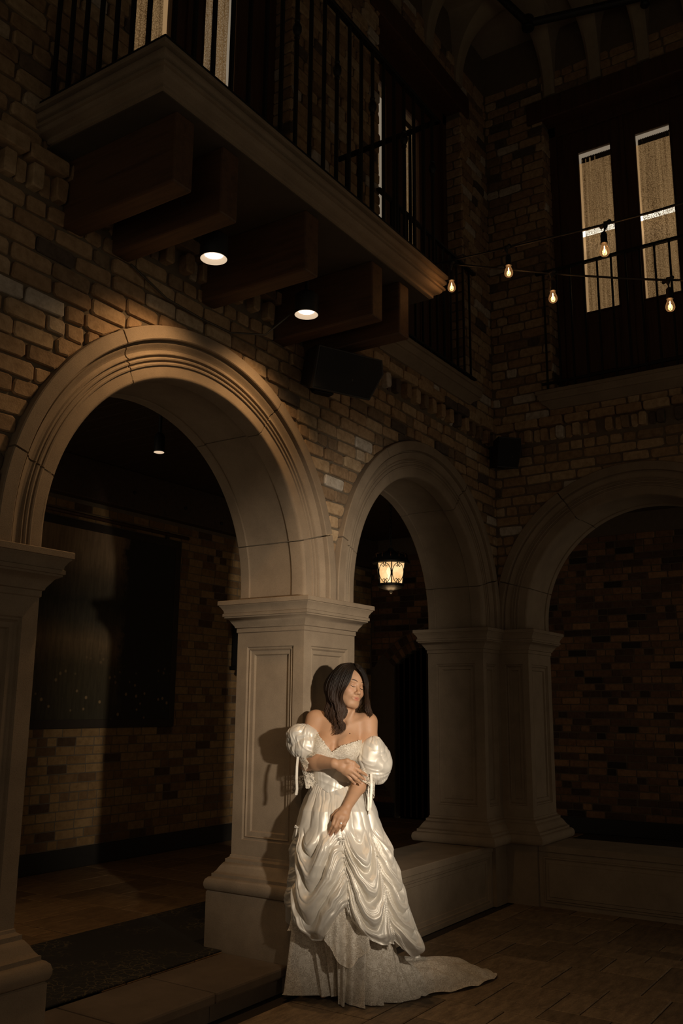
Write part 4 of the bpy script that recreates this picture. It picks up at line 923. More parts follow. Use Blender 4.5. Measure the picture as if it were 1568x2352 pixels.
cone(Ft, g, L(735, 1668, .065), L(835, 1672, .060), .052, .052, .05)
ell(Ft, g, L(786, 1676, .035), (.105, .055, .075), .04)
ell(Ft, g, L(744, 1719, -.012), (.066, .064, .068), .045); ell(Ft, g, L(798, 1717, -.018), (.068, .066, .069), .045)
for a_, b_1, r1_, r2_ in (((771, 1697, -.056), (767, 1714, -.064), .001, .007), ((767, 1714, -.064), (763, 1740, -.068), .007, .010)): cone(Ft, g, L(*a_), L(*b_1), r1_, r2_, .022, True)
F = Ft.copy()
cone(F, g, NB, NT, .050, .046, .03); cone(F, g, NB+np.array((0, .012, -.01)), SR+np.array((.02, .0, .012)), .034, .030, .05); cone(F, g, NB+np.array((0, .012, -.01)), SL+np.array((-.02, 0, .012)), .034, .030, .05)
for s_, sp in ((-1, SR), (1, SL)):                              # collar bones and the hollow above them
    cone(F, g, L(791+4*s_, 1667, -.006), sp+np.array((-.03*s_, -.035, .008)), .0075, .008, .018)
ell(F, g, L(791, 1661, -.012), (.012, .012, .012), .02, sub=True); cone(F, g, L(812, 1632, .006), L(796, 1664, .002), .008, .006, .026)
chain(F, g, [SR, L(712, 1700, .05), ER], [.050, .046, .042], .03); chain(F, g, [ER, ER*.62+WR*.38+np.array((0, 0, .004)), WR], [.041, .041, .027], .02)
chain(F, g, [SL, L(846, 1705, .03), EL], [.052, .048, .041], .03); chain(F, g, [EL, EL*.65+WL*.35, WL], [.040, .039, .0265], .02)
# hips and legs, feet on the floor (inside the skirt)
for s_, hx in ((-1, -.085), (1, .045)):
    hip = np.array((hx, .045, .90)); kn = np.array((hx+.0, .0, .49)); an = np.array((hx+.01, .035, .085)); chain(F, g, [hip, kn, an], [.088, .056, .036], .03)
    cone(F, g, an+np.array((0, .06, -.045)), an+np.array((0, -.06, -.058)), .032, .022, .02)
# right hand laid over the left arm (pixel-measured knuckles and tips, real depths)
hp = lambda x, y, Y: L(690+x/7.467, 1700+y/7.467, Y)
def hand(W, kn, mid, tip, thumb, rk=.0105):
    for k_, m_, t_ in zip(kn, mid, tip):
        cone(F, g, W, k_, .0175, rk+.0015, .012); d1 = m_*.5+t_*.5
        chain(F, g, [k_, m_, d1, t_], [rk, rk*.92, rk*.82, rk*.66], .004)
    for a, b in zip(kn[:-1], kn[1:]): cone(F, g, a*.82+W*.18, b*.82+W*.18, .0125, .0125, .012); cone(F, g, a*.45+W*.55, b*.45+W*.55, .015, .015, .014)
    chain(F, g, thumb, [.0155, .0135, .0115, .0075], .009)
kn1 = [hp(905, 455, -.185), hp(880, 520, -.190), hp(835, 560, -.185), hp(780, 578, -.175)]
md1 = [hp(1020, 535, -.180), hp(1000, 615, -.188), hp(945, 660, -.184), hp(860, 665, -.172)]
tp1 = [hp(1128, 600, -.150), hp(1100, 675, -.160), hp(1040, 735, -.158), hp(925, 738, -.150)]
hand(WR, kn1, md1, tp1, [hp(680, 380, -.175), hp(800, 360, -.185), hp(905, 395, -.180), hp(1000, 458, -.160)])
kn2 = [hp(600, 1310, -.205), hp(655, 1345, -.212), hp(722, 1365, -.210), hp(790, 1350, -.200)]
md2 = [hp(555, 1440, -.215), hp(595, 1490, -.222), hp(672, 1480, -.220), hp(752, 1450, -.208)]
tp2 = [hp(492, 1585, -.195), hp(515, 1630, -.202), hp(602, 1592, -.202), hp(700, 1556, -.192)]
hand(WL, kn2, md2, tp2, [hp(745, 1160, -.165), hp(630, 1235, -.170), hp(565, 1300, -.178), hp(530, 1375, -.182)])
# head
k = .012
ell(F, g, H(0, -.012, .034), (.0745, .094, .086), .02, HROT); ell(F, g, H(0, .026, .035), (.064, .058, .058), .02, HROT); ell(F, g, H(0, .022, -.036), (.0625, .058, .072), .02, HROT)
ell(F, g, H(0, .045, -.088), (.036, .034, .026), .028, HROT); ell(F, g, H(0, .062, -.101), (.0165, .014, .013), .016, HROT)
for s_ in (-1, 1):
    cone(F, g, H(s_*.056, -.005, -.058), H(s_*.022, .050, -.102), .016, .014, .024)
    ell(F, g, H(s_*.037, .050, -.030), (.024, .022, .022), .022, HROT); ell(F, g, H(s_*.028, .073, .021), (.024, .009, .0075), .014, HROT)
    ell(F, g, H(s_*.031, .094, -.001), (.019, .0135, .0125), .012, HROT, True); ell(F, g, H(s_*.0315, .0655, -.0025), (.0155, .0125, .0115), .006, HROT)
    ell(F, g, H(s_*.031, .0795, -.0095), (.014, .0022, .0016), .004, HROT, True)
    ell(F, g, H(s_*.075, -.012, -.012), (.008, .018, .030), .006, HROT)
cone(F, g, H(0, .074, .008), H(0, .0975, -.036), .0072, .0098, .014); ell(F, g, H(0, .0985, -.0385), (.0105, .0095, .0090), .008, HROT)
for s_ in (-1, 1): ell(F, g, H(s_*.0115, .0885, -.0425), (.0072, .0090, .0072), .007, HROT); ell(F, g, H(s_*.006, .094, -.050), (.0036, .0045, .003), .003, HROT, True)
ell(F, g, H(0, .066, -.064), (.030, .020, .024), .016, HROT)
for s_ in (-1, 1): ell(F, g, H(s_*.0105, .0815, -.0672), (.0180, .0060, .0040), .006, HROT @ rotm('Y', s_*8))
ell(F, g, H(0, .0812, -.0760), (.0225, .0064, .0054), .007, HROT); ell(F, g, H(0, .0925, -.0710), (.026, .006, .0012), .003, HROT, True)
P, Fc = surface_nets(F, g); P = relax(P, Fc, 2, .45)
col = np.tile(np.array((.44, .262, .158)), (len(P), 1)); Q = (P-HO) @ HROT
def blend(mask, c): 
    global col
    col = col*(1-mask[:, None])+np.array(c)*mask[:, None]
def gauss(c, r): return np.exp(-(((Q-np.array(c))/np.array(r))**2).sum(1)*1.6)
for s_ in (-1, 1): blend(.35*gauss((s_*.040, .062, -.030), (.026, .03, .022)), (.48, .20, .13)); blend(.45*gauss((s_*.031, .078, .004), (.019, .02, .010)), (.34, .155, .09))
blend(np.clip(1.5*gauss((0, .086, -.0665), (.0190, .02, .0046)), 0, 1)*.85, (.38, .115, .082)); blend(np.clip(1.5*gauss((0, .086, -.0770), (.0165, .02, .0054)), 0, 1)*.85, (.43, .14, .10))
for W_, tips in ((WR, tp1), (WL, tp2)):
    for t_ in tips: m_ = np.exp(-((P-t_)**2).sum(1)/.014**2); blend(.35*m_, (.56, .26, .18))
body = np_mesh('body', P, Fc, M_SKIN, woman, True, col)
M_BROW = plain('brow_and_lash', (.018, .010, .006), .7); M_NAIL = plain('pale_nail', (.62, .42, .33), .25)
def on_face(x, z, y0=.13):
    """first skin point met coming from in front of the face at head coordinates x,z"""
    d = np.hypot(Q[:, 0]-x, Q[:, 2]-z); c = np.where((d < .0035) & (Q[:, 1] > .02), Q[:, 1], -1); return max(c.max(), .05)
for s_ in (-1, 1):
    mb = MB(); pts = []; rad = []
    for t in np.linspace(0, 1, 12): x = s_*(.0125+.036*t); z = .0205+.0075*math.sin(t*2.2)-.003*t*t; pts.append(H(x, on_face(x, z)+.0005, z)); rad.append(.0004+.0023*math.sin(PI*(.10+.86*(1-t)))**.8)
    mb.tube(pts, rad, 6).build('eyebrow', M_BROW, body, True)
    mb = MB(); pts = []
    for t in np.linspace(0, 1, 12): x = s_*(.0175+.027*t); z = -.0080-.0042*math.sin(PI*t)+.0025*t; pts.append(H(x, on_face(x, z)+.0012, z))
    mb.tube(pts, [.0007+.0011*math.sin(PI*(.15+.8*i/11)) for i in range(12)], 6).build('eyelashes', M_BROW, body, True)
mb = MB(); pts = []
for t in np.linspace(-1, 1, 14): x = .0245*t; z = -.0710+.0012*t*t-.0007*math.cos(t*6); pts.append(H(x, on_face(x, z)+.0002, z))
mb.tube(pts, [.0003+.0010*(1-abs(t)) for t in np.linspace(-1, 1, 14)], 6).build('lip_line', plain('painted_lip_shadow', (.16, .05, .04), .6), body, True)  # dark line painted as the shade where the lips meet
def near_skin(p): return P[np.argmin(((P-p)**2).sum(1))]
mo = L(803.6, 1685, -.2); dd = np.hypot(P[:, 0]-mo[0], P[:, 2]-mo[2]-.0); c_ = np.where((dd < .006) & (P[:, 1] < .03))[0]; mp_ = P[c_[np.argmin(P[c_, 1])]] if len(c_) else L(803.6, 1685, -.03)
MB().lathe([(.0035, -.0015), (.0042, .0), (.003, .0014), (.001, .002)], (0, 0, 0), 10).build('mole', plain('mole_pigment', (.05, .02, .012), .6), body, True).matrix_local = Matrix.Translation(mp_) @ Matrix.Rotation(PI/2, 4, 'X')
for m_, t_ in list(zip(md1, tp1))+list(zip(md2, tp2)):
    d = (t_-m_)/np.linalg.norm(t_-m_); up = np.array((0, -1.0, 0)); up = up-d*(up @ d); up /= np.linalg.norm(up); sd = np.cross(d, up); mb = MB(); c = t_+up*.0058+d*.001
    mb.loft([[c+d*.0075*q*math.cos(a)+sd*.0047*q*math.sin(a)+up*(.0008*h) for a in [2*PI*i/10 for i in range(10)]] for q, h in ((1, -1.5), (1, 0), (.7, .8))]).build('fingernail', M_NAIL, body, True)
rc = kn2[2]*.45+md2[2]*.55; rd = (md2[2]-kn2[2])/np.linalg.norm(md2[2]-kn2[2]); u1 = np.cross(rd, (0, 0, 1.0)); u1 /= np.linalg.norm(u1); u2 = np.cross(rd, u1); mb = MB(); mb.tube([rc+.0105*(math.cos(t)*u1+math.sin(t)*u2) for t in [2*PI*i/20 for i in range(21)]], .0013, 6)
ring = mb.build('finger_ring', plain('silver', (.7, .68, .62), .2, 1.0), woman, True); fr_ = rc+np.array((0, -.012, .002)); MB().lathe([(.001, -.004), (.0052, -.001), (.0055, .001), (.003, .004), (.001, .0045)], (0, 0, 0), 10).build('gemstone', plain('gem', (.85, .83, .78), .08), ring).matrix_local = Matrix.Translation(fr_) @ Matrix.Rotation(PI/2, 4, 'X')

# ---- gown: bodice cut from the torso form
def smooth(a, b, x): t = np.clip((x-a)/(b-a), 0, 1); return t*t*(3-2*t)
def curve_px(pts, Y): q = np.array([L(x, y, Y) for x, y in pts]); return q[:, 0], q[:, 2]
gown = woman
sl = g.sl((-.30, -.2, .98), (.26, .2, 1.50)); gb = Grid(g.x[sl[0]], g.y[sl[1]], np.arange(1.02, 1.46, .003)); Fb = gb.new()
def torso_into(Fx, gx):
    ell(Fx, gx, CH, (.128, .092, .15), .03); ell(Fx, gx, L(768, 1775, .05), (.112, .086, .12), .05); ell(Fx, gx, L(768, 1850, .045), (.150, .105, .13), .05)
    cone(Fx, gx, L(735, 1668, .065), L(835, 1672, .060), .052, .052, .05); ell(Fx, gx, L(786, 1676, .035), (.105, .055, .075), .04)
    ell(Fx, gx, L(744, 1719, -.012), (.066, .064, .068), .045); ell(Fx, gx, L(798, 1717, -.018), (.068, .066, .069), .045)
torso_into(Fb, gb); X, Y, Z = gb.pts((slice(None),)*3)
nx_, nz_ = curve_px([(690, 1668), (726, 1682), (741, 1703), (752, 1717), (762, 1729), (771, 1723), (783, 1714), (800, 1710), (825, 1702), (856, 1692)], -.05)
wx_, wz_ = curve_px([(700, 1790), (725, 1799), (757, 1819), (801, 1806), (850, 1794)], -.05)
zn = np.interp(gb.x, nx_, nz_)+.0035*np.abs(np.sin(gb.x*420)); zw = np.interp(gb.x, wx_, wz_); zm = L(760, 1752, -.08)[2]
shell = Fb-.009
for nm, lo, hi, mt in (('lace_bodice', np.full_like(gb.x, zm), zn, M_LACEB), ('satin_bodice', zw-.012, np.full_like(gb.x, zm+.004), M_SATIN)):
    B = np.maximum(np.maximum(shell-(.0 if nm == 'satin_bodice' else .0015), Z-hi[:, None, None]), lo[:, None, None]-Z); Pb, Fq = surface_nets(B.astype(np.float32), gb); Pb = relax(Pb, Fq, 2, .4)
    if nm == 'satin_bodice': Pb[:, 1] -= .0022*crumple(Pb, 30, 2, 3)
    np_mesh(nm, Pb, Fq, mt, gown)
rngw = np.random.default_rng(5)                                   # raised lace motifs along the neckline
mb = MB()
for i in range(46):
    x = np.interp(i/45, [0, 1], [L(728, 1690, -.05)[0], L(824, 1703, -.05)[0]]); z = np.interp(x, nx_, nz_)+rngw.uniform(-.004, .003); sel = np.where((np.abs(Pb[:, 0]-x) < .01))[0]
    q = (np.abs(gb.x-x)).argmin(); zi = (np.abs(gb.z-z)).argmin(); yy = gb.y[np.argmax(shell[q, :, zi] < 0)] if (shell[q, :, zi] < 0).any() else .0
    c = np.array((x, yy-.003, z)); n_ = 6; rr = rngw.uniform(.0045, .0075)
    ringp = [[c+np.array((r*math.cos(a)*(1+.3*math.sin(3*a+i)), -h, r*math.sin(a)*(1+.3*math.sin(3*a+i)))) for a in [2*PI*k/8 for k in range(8)]] for r, h in ((rr, 0), (rr*.8, .0025), (rr*.3, .001))]
    mb.loft(ringp)
tr_ = mb.build('neckline_lace_trim', M_LACEB, gown, True); tr_['kind'] = 'stuff'

# ---- draped satin overskirt
rows = [(1792, 722, 822), (1812, 711, 838), (1830, 702, 853), (1860, 690, 865), (1900, 679, 877), (1950, 675, 890), (2000, 676, 904), (2035, 668, 916), (2070, 663, 921), (2105, 664, 929), (2140, 668, 948), (2180, 672, 968), (2230, 675, 985)]
rz = np.array([L(784, r[0], -.03)[2] for r in rows]); rl = np.array([L(r[1], r[0], -.02)[0] for r in rows]); rr_ = np.array([L(r[2], r[0], -.02)[0] for r in rows]); o_ = np.argsort(rz); rz, rl, rr_ = rz[o_], rl[o_], rr_[o_]
bz = np.array([.10, .55, .80, .95, 1.03, 1.10]); bb_ = np.array([.235, .225, .205, .180, .145, .098]); cyz = np.array([-.03, -.02, .0, .012, .03, .045])
hem = [(640, 2105), (664, 2122), (680, 2146), (705, 2160), (735, 2158), (760, 2136), (780, 2112), (793, 2096), (806, 2122), (825, 2150), (850, 2166), (880, 2170), (892, 2168), (905, 2200), (920, 2214), (940, 2206), (960, 2192), (990, 2175)]
hx, hz = curve_px(hem, -.16)
nu, nv = 640, 250
th = np.linspace(-PI, PI, nu, endpoint=False); V = np.linspace(0, 1, nv)[:, None]
topz = np.interp(np.cos(th)*.15, wx_, wz_); topz = np.where(np.sin(th) < 0, topz, np.interp(.9*np.sign(np.cos(th))*.15, wx_, wz_))
zbot = np.interp(np.interp(.45, rz, (rl+rr_)/2)+np.cos(th)*np.interp(.45, rz, (rr_-rl)/2), hx, hz); zbot = np.where(np.sin(th) < 0, zbot, .40+.08*np.cos(3*th))
zz = topz[None]+(zbot-topz)[None]*V; a_ = np.interp(zz, rz, (rr_-rl)/2); cx_ = np.interp(zz, rz, (rl+rr_)/2); b_2 = np.interp(zz, bz, bb_); cy_ = np.interp(zz, bz, cyz)
T = np.broadcast_to(th[None], zz.shape); PT = [-PI+.40, -PI/2+.05, -.76, -.12]; ruche = smooth(L(784, 1900, -.15)[2], L(784, 1955, -.15)[2], zz)
def ridge(t, p=.75): return np.abs(np.sin(PI*t))**p*2-1
rng2 = np.random.default_rng(3)
def fbm(x, y, n=5, s=1.0):
    out = 0; 
    for i in range(n): f = s*1.9**i; p = rng2.uniform(0, 6.3, 4); out = out+np.sin(f*x+p[0]+1.3*np.sin(f*.7*y+p[1]))*np.sin(f*y+p[2]+1.1*np.sin(f*.8*x+p[3]))/1.6**i
    return out
warp = fbm(T*3, zz*9, 4); D = np.zeros_like(zz); ends = PT+[PT[0]+2*PI]; Tm = np.where(T < PT[0], T+2*PI, T)
sag = [.27, .28, .20, .12]; lam = [.165, .140, .12, .12]; amp = [.030, .034, .028, .014]; pinch = np.zeros_like(zz)
for i in range(4):
    u = (Tm-ends[i])/(ends[i+1]-ends[i]); m = (u >= 0) & (u < 1); u = np.clip(u, 0, 1); f = 4*u*(1-u); wid = (ends[i+1]-ends[i])*.24; dg = np.minimum(u, 1-u)*wid
    if i == 0: f = np.where(u < .42, smooth(0, .42, u), 1-smooth(.42, 1, u)**.8)         # deep point left of centre
    c = zz+sag[i]*f+.012*warp; big = ridge(c/lam[i]+.35*i, .9)*amp[i]*np.clip(dg/.07, 0, 1)**.7*(1-.3*f)
    mid_ = ridge(c/.062+.2*i+.15*warp, .8)*.0105*np.exp(-dg/.10); small = ridge(c/.025+.3*warp, .8)*.0062*np.exp(-dg/.05)
    d = big+mid_+small+.030*np.sin(PI*u)**.7-.016*np.exp(-(dg/.018)**2)
    D = np.where(m, d, D)
up = (1-ruche); dep = topz[None]-zz
D = D*ruche*np.where(np.sin(T) < .2, 1, .5)+up*(ridge(T*17/PI+.6*warp+1.3*np.sin(T*3), .9)*.0020*np.exp(-dep/.05)+ridge(T*3.6/PI+.8*zz*np.cos(T)+.08*warp+.2, .9)*.0070*smooth(.0, .16, dep)+ridge(T*9.3/PI-1.1*zz*np.sin(2*T)+.13*warp, .8)*.0022*smooth(.0, .1, dep))
BASEP = np.stack([cx_+a_*np.cos(T), cy_+b_2*np.sin(T), zz], -1).reshape(-1, 3)
D += crumple(BASEP, 13, 8, 2).reshape(zz.shape)*.0034*smooth(.03, .15, topz[None]-zz)+crumple(BASEP*np.array((1, 1, .5)), 30, 12, 2).reshape(zz.shape)*.0011
curl = smooth(.90, 1.0, V)**1.3; D = D-.055*curl*np.where(np.sin(T) < .3, 1, .4)
nxx, nyy = np.cos(T)/a_, np.sin(T)/b_2; nl = np.hypot(nxx, nyy); GX = cx_+a_*np.cos(T)+D*nxx/nl; GY = cy_+b_2*np.sin(T)+D*nyy/nl; GZ = zz+.010*curl
# keep the measured silhouette: gathers at both sides pull the cloth, the hem puff stays inside
G = np.stack([GX, GY, GZ], -1); G = off_pier(G.reshape(-1, 3)).reshape(G.shape)
sk = grid_mesh('satin_overskirt', G, M_SATIN, gown, True)
# ruched seams with their little pleats and tied bows
def seam(thg, z0, z1, n):
    pts = []
    for t in np.linspace(0, 1, n):
        z = z0+(z1-z0)*t; iu = int(((thg+PI)/(2*PI))*nu) % nu; iv = int(np.argmin(np.abs(zz[:, iu]-z))); pts.append(G[iv, iu]+np.array((.003*math.sin(t*60), -.0025, 0)))
    return pts
for thg, y0, y1 in ((PT[1], 1926, 2092), (PT[2], 1968, 2086), (PT[3], 2034, 2150), (PT[0], 1905, 1972)):
    mb = MB(); pts = seam(thg, L(784, y0, -.15)[2], L(784, y1, -.15)[2], 46); mb.tube(pts, [.0042+.0018*math.sin(i*2.2) for i in range(46)], 7); mb.build('ruched_seam', M_SATIN, sk, True)
    p = pts[0]; mb = MB()
    for sx_, ln, dx in ((-1, .055, -.006), (1, .085, .016)):
        mb.loft([[p+np.array((dx*t+sx_*.004-w/2, -.006-.004*math.sin(3*t), -ln*t)), p+np.array((dx*t+sx_*.004+w/2, -.006-.004*math.sin(3*t), -ln*t)), p+np.array((dx*t+sx_*.004+w/2, -.0045-.004*math.sin(3*t), -ln*t)), p+np.array((dx*t+sx_*.004-w/2, -.0045-.004*math.sin(3*t), -ln*t))] for t, w in ((0, .006), (.3, .009), (.7, .009), (1, .008))])
    mb.tube([p+np.array((0, -.006, .002)), p+np.array((-.014, -.010, .010)), p+np.array((-.018, -.009, .001)), p+np.array((0, -.007, -.001)), p+np.array((.018, -.009, .003)), p+np.array((.014, -.010, .012)), p+np.array((0, -.006, .003))], [.002, .004, .004, .003, .004, .004, .002], 6)
    mb.build('ribbon_bow', M_SATIN, sk, True)

# ---- lace underskirt with train
def floor_l(px, py, z=.0):
    d = CM.T @ np.array(((px-IMW/2)/F_PX, -(py-IMH/2)/F_PX, 1.0)); p = CAM+d*((z-CAM[2])/d[2]); return np.array((p @ _hr, p @ _hf-D0))
foot = [floor_l(668, 2282, .035), floor_l(705, 2288, .03), floor_l(745, 2293, .015), floor_l(776, 2300), floor_l(849, 2311), floor_l(900, 2305), floor_l(944, 2298), floor_l(1010, 2286), floor_l(1074, 2275), floor_l(1124, 2258), floor_l(1133, 2234, .02), floor_l(1115, 2219, .03), floor_l(1062, 2203, .05), floor_l(1000, 2205, .05), np.array((.28, .22)), np.array((.12, .22)), np.array((-.10, .10)), np.array((-.30, .03))]
def underskirt(name, z0, foot, ztop_r, nf, mat, hemz, n1=520, n2=90, seed=1):
    C0 = np.array((.02, -.03)); Fp = np.array(foot)-C0; ang = np.unwrap(np.arctan2(Fp[:, 1], Fp[:, 0])); rad = np.hypot(Fp[:, 0], Fp[:, 1]); o = np.argsort(ang); ang, rad = ang[o], rad[o]
    ph = np.linspace(-PI, PI, n1, endpoint=False); R = np.interp(ph, np.concatenate([ang-2*PI, ang, ang+2*PI]), np.concatenate([rad]*3)); R = np.convolve(np.concatenate([R[-6:], R, R[:6]]), np.ones(13)/13, 'valid')
    r0 = ztop_r[0]*ztop_r[1]/np.sqrt((ztop_r[1]*np.cos(ph))**2+(ztop_r[0]*np.sin(ph))**2); v = np.linspace(0, 1, n2)[:, None]; k = np.clip((R-r0)/.38, 0, 1.4)[None]
    rs = np.random.default_rng(seed); p1, p2 = rs.uniform(0, 6, 2); fold = np.sin(nf*ph+1.2*np.sin(3*ph+p1)+p2)+.5*np.sin(2.1*nf*ph+2*np.sin(2*ph)+p1); scal = np.abs(np.sin(ph*46))
    rho = r0[None]+(R-r0)[None]*v**(1+1.0*k)+fold[None]*.036*v**.5*(1-.5*np.clip(k, 0, 1))+.006*scal[None]*smooth(.97, 1, v); z = z0*(1-v)**(1+1.5*k)+hemz(ph)[None]*v
    rip = smooth(.25, .8, k)*smooth(.35, .8, v); z = z+rip*(.030*np.abs(np.sin(7*ph[None]+9*v+p1))+.020*np.abs(np.sin(23*ph[None]+5*v+p2)))*(1-smooth(.9, 1.0, v))+.012*rip*smooth(.93, 1, v)*np.abs(np.sin(31*ph[None]))
    Gx = C0[0]+rho*np.cos(ph)[None]; Gy = C0[1]+rho*np.sin(ph)[None]; z = z+.085*smooth(.35, .9, k)*np.sin(PI*np.clip((v-.30)/.68, 0, 1))**.8*smooth(-.9, .3, np.sin(ph+.35))[None]; G2 = np.stack([Gx, Gy, np.maximum(z, .006)], -1); G2 = off_pier(G2.reshape(-1, 3), .02).reshape(G2.shape); return grid_mesh(name, G2, mat, gown, True)
underskirt('lace_underskirt', .62, foot, (.225, .185), 12, M_LACES, lambda p: np.where(np.cos(p) < -.3, .03, .006), 720, 110, 2)
ft2 = [np.array((.02+.262*math.cos(t), -.03+.203*math.sin(t))) for t in np.linspace(-PI, PI, 40)[:-1]]
underskirt('lace_flounce', .60, ft2, (.228, .19), 11, M_LACES, lambda p: .37-.165*np.exp(-((p+PI/2-.18)/.45)**2)+.012*np.sin(5*p), 520, 60, 2)

# ---- puffed sleeves with lace frills and ribbons
def sleeve(name, c, rx, ry, rz_, tilt, seed):
    rs = np.random.default_rng(seed); t = np.linspace(.06, PI-.05, 110)[:, None]; ph = np.linspace(0, 2*PI, 200, endpoint=False)[None]; p = rs.uniform(0, 6, 8)
    base = np.sin(t)**.82; pole = np.exp(-(t/.55)**2)+np.exp(-((PI-t)/.6)**2)
    S0 = np.stack([np.sin(t)*np.cos(ph), np.sin(t)*np.sin(ph), np.cos(t)*np.ones_like(ph)], -1).reshape(-1, 3); cr_ = crumple(S0, 2.0, seed, 4).reshape(110, 200)
    d = ridge(6*ph/PI+.5*np.sin(2*t+p[0])+.8*np.sin(ph*2+p[1]), .8)*pole*.10+.085*cr_*np.sin(t)**.5+.06*np.sin(2*ph+1.7*t+p[2])*np.sin(t)
    r = base*(1+d); Gs = np.stack([rx*r*np.cos(ph), ry*r*np.sin(ph), rz_*np.cos(t)*(1+.25*d)*np.ones_like(ph)], -1); Gs = Gs.reshape(-1, 3) @ rotm('Y', tilt).T+c; return grid_mesh(name, off_pier(Gs).reshape(110, 200, 3), M_SATIN, gown, True)
s1 = sleeve('puff_sleeve', L(694, 1702, .010), .086, .088, .092, 12, 4); s2 = sleeve('puff_sleeve', L(859, 1746, -.005), .090, .090, .128, -6, 9)
def frill(name, A_, B_, r0, ext, drop, n_w, seed):
    """lace frill around an arm: A_->B_ is the arm axis, cloth falls downward"""
    d = (B_-A_)/np.linalg.norm(B_-A_); u1 = np.cross(d, (0, 0, 1.0)); u1 /= np.linalg.norm(u1); u2 = np.cross(u1, d); ps = np.linspace(0, 2*PI, 160, endpoint=False); rows_ = []
    for t in np.linspace(0, 1, 26):
        low = .5-.5*np.sin(ps); wv = np.sin(n_w*ps+seed)*.012*t+np.sin(n_w*2.3*ps+2*seed)*.006*t; r = r0+ext*t*(.35+.65*low)+wv; ax = np.linalg.norm(B_-A_)*t*(1-.35*low)+.008*t*np.sin(n_w*ps+1)
        q = A_+ax[:, None]*d+(r*np.cos(ps))[:, None]*u1+(r*np.sin(ps))[:, None]*u2; q[:, 2] -= drop*t**1.2*low+.004*t*np.abs(np.sin(24*ps)); rows_.append(q)
    return grid_mesh(name, off_pier(np.array(rows_).reshape(-1, 3)).reshape(26, 160, 3), M_LACE, gown, True)
frill('lace_cuff', ER*1.02-WR*.02+np.array((0, 0, .018)), ER*.60+WR*.40, .046, .018, .082, 6, 1.0)
frill('lace_cuff', L(845, 1768, -.02), L(824, 1800, -.07), .047, .022, .060, 6, 2.3)
def ribbon(pts, w):
    mb = MB(); pts = [np.array(p) for p in pts]; mb.loft([[p+np.array((-w/2, -.001, 0)), p+np.array((w/2, -.001, .0)), p+np.array((w/2, .001, 0)), p+np.array((-w/2, .001, 0))] for p in pts]); mb.build('ribbon_tie', M_SATIN, gown)
ribbon([L(684, 1738, -.06), L(682, 1760, -.075), L(681, 1790, -.08), L(682, 1812, -.08), L(680, 1826, -.08)], .013)
ribbon([L(852, 1777, -.10), L(853, 1800, -.115), L(852, 1830, -.125), L(850, 1855, -.13), L(848, 1870, -.13)], .012); ribbon([L(847, 1800, -.10), L(846, 1830, -.125), L(845, 1862, -.135)], .008)

# ---- hair: a cap over the skull, then long waved locks
def spline(pts, n):
    P_ = np.array(pts, float); m = len(P_); out = []
    for s in np.linspace(0, m-1.0001, n):
        i = int(s); t = s-i; a, b, c, d = P_[max(i-1, 0)], P_[i], P_[i+1], P_[min(i+2, m-1)]; out.append(.5*((2*b)+(c-a)*t+(2*a-5*b+4*c-d)*t*t+(3*b-a-3*c+d)*t**3))
    return np.array(out)
gh = Grid(np.arange(-.17, .20, .003), np.arange(-.14, .20, .003), np.arange(1.36, 1.80, .003)); Fh = gh.new()
ell(Fh, gh, H(0, -.016, .038), (.084, .103, .092), .01, HROT); ell(Fh, gh, H(-.012, -.045, -.02), (.086, .075, .10), .03, HROT)
cone(Fh, gh, H(.0, -.05, -.03), L(782, 1640, .095), .075, .05, .03)
X, Y, Z = gh.pts((slice(None),)*3); qx = (X-HO[0])*HX[0]+(Y-HO[1])*HX[1]+(Z-HO[2])*HX[2]; qy = (X-HO[0])*HFW[0]+(Y-HO[1])*HFW[1]+(Z-HO[2])*HFW[2]; qz = (X-HO[0])*HZ[0]+(Y-HO[1])*HZ[1]+(Z-HO[2])*HZ[2]
front = np.minimum(qy-(.012+.25*np.maximum(qz-.02, 0)), (.114-1.1*np.abs(qx)**1.35*3.2)-qz)      # face window
Fh = np.maximum(Fh, smin(front, front*0+9, .01)).astype(np.float32); Ph, Fq = surface_nets(Fh, gh); Ph = relax(Ph, Fq, 3, .5); Ph = off_pier(Ph)
vs = [tuple(p) for p in Ph]; hair = MB(); hair.v = vs; hair.f = [tuple(map(int, f)) for f in Fq]
part_ = H(.014, .040, .122); 
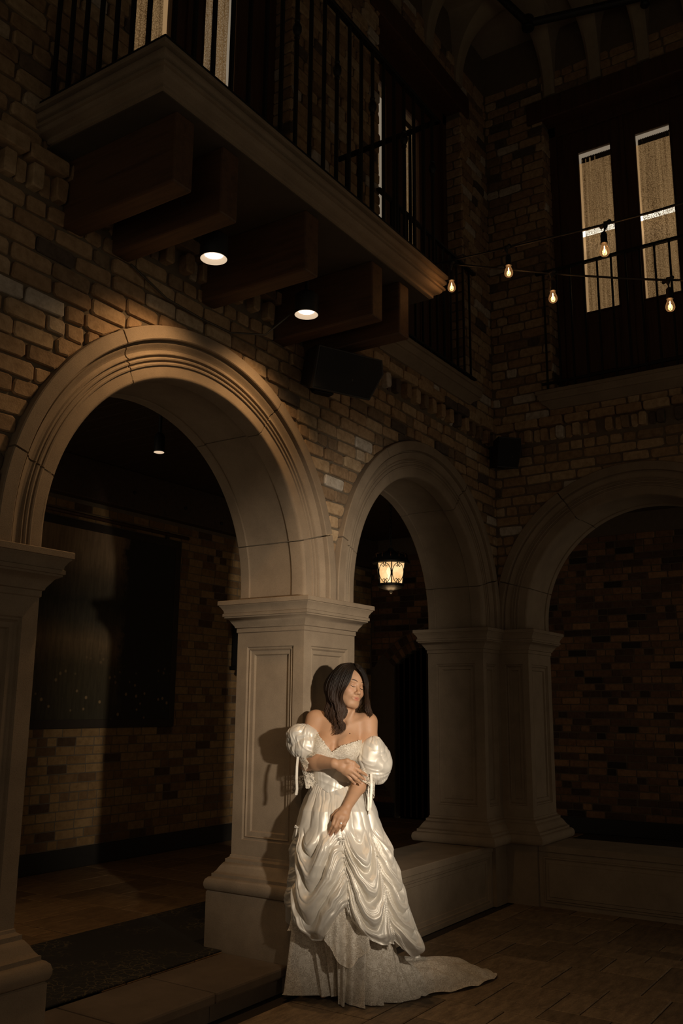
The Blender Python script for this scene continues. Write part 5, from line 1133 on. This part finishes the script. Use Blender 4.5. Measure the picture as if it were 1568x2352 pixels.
LG = [  # guides on the viewer's left, from the silhouette to the edge of the face (px, py, depth)
 [(806, 1523, .05), (782, 1526, .05), (763, 1543, .05), (748, 1564, .05), (743, 1586, .04), (750, 1612, .03), (749, 1634, .02), (760, 1652, .01), (762, 1664, .0)],
 [(807, 1523, .02), (784, 1528, .02), (766, 1547, .01), (756, 1572, .0), (755, 1598, -.01), (760, 1622, -.02), (762, 1645, -.025), (772, 1664, -.03), (769, 1676, -.04)],
 [(808, 1524, .0), (788, 1531, -.01), (773, 1551, -.03), (765, 1577, -.035), (765, 1602, -.035), (771, 1624, -.04), (768, 1646, -.045), (776, 1664, -.05), (772, 1680, -.055)],
 [(810, 1525, -.02), (795, 1535, -.045), (783, 1556, -.06), (776, 1580, -.06), (774, 1604, -.055), (779, 1627, -.05), (776, 1648, -.055), (785, 1664, -.06), (780, 1677, -.065), (771, 1688, -.07)],
 [(812, 1527, -.03), (803, 1537, -.065), (794, 1556, -.080), (786, 1578, -.082), (780, 1600, -.070), (784, 1624, -.055), (788, 1642, -.055), (781, 1654, -.060), (787, 1668, -.068), (782, 1680, -.072), (770, 1690, -.074)],
 [(818, 1535, -.066), (811, 1541, -.082), (806, 1556, -.090), (799, 1572, -.095), (787, 1590, -.085), (783, 1608, -.068), (793, 1628, -.052), (792, 1644, -.05), (784, 1657, -.06), (786, 1668, -.068), (776, 1684, -.072)]]
RG = [  # the viewer's right
 [(818.5, 1535, -.066), (825, 1539, -.073), (832, 1549, -.062), (838, 1565, -.048), (840, 1585, -.035), (838, 1604, -.02), (840, 1622, .0), (850, 1640, .010), (853, 1658, .03), (860, 1676, .05)],
 [(815, 1526, -.02), (826, 1531, -.04), (836, 1546, -.035), (842, 1566, -.02), (844, 1588, -.01), (842, 1606, .0), (846, 1625, .012), (856, 1645, .03), (857, 1668, .05), (864, 1692, .07)],
 [(813, 1524, .0), (826, 1528, .0), (838, 1545, .0), (844, 1568, .01), (845, 1590, .02), (842, 1612, .03), (836, 1632, .05), (842, 1655, .075), (850, 1680, .085)]]
def locks(guides, n, r, seed):
    rs = np.random.default_rng(seed); S = [spline([L(*p) for p in gd], 34) for gd in guides]
    for i in range(n):
        s = rs.uniform(0, len(S)-1.001); k = int(s); t = s-k; base = S[k]*(1-t)+S[k+1]*t; u = np.linspace(0, 1, 34); j = rs.normal(0, 1, 3)*np.array((.0045, .005, .003)); ph = rs.uniform(0, 6.3)
        cut = rs.uniform(.72, 1.0); wv = ((.003+.009*u)*np.sin(u*14-1.1*s+ph*.12)*smooth(.25, .6, u))[:, None]*np.array((1, .6, 0)); pts = base+j*(.15+u[:, None])+wv; m = max(8, int(34*cut))
        R = r*rs.uniform(.5, 1.15)*np.minimum(1, .55+2.2*u)*(1-u/cut*.999*(u > .0)*np.clip((u/cut-.30)/.70, 0, 1)**1.2); hair.tube(off_pier(pts[:m]), np.maximum(R[:m], .0005), 6)
locks(LG, 640, .0027, 21); locks(RG, 320, .0025, 22); locks([LG[4], LG[5]], 60, .0022, 23); locks([LG[0], RG[2]], 60, .0045, 25)
ho = hair.build('hair', M_HAIR, woman, True)
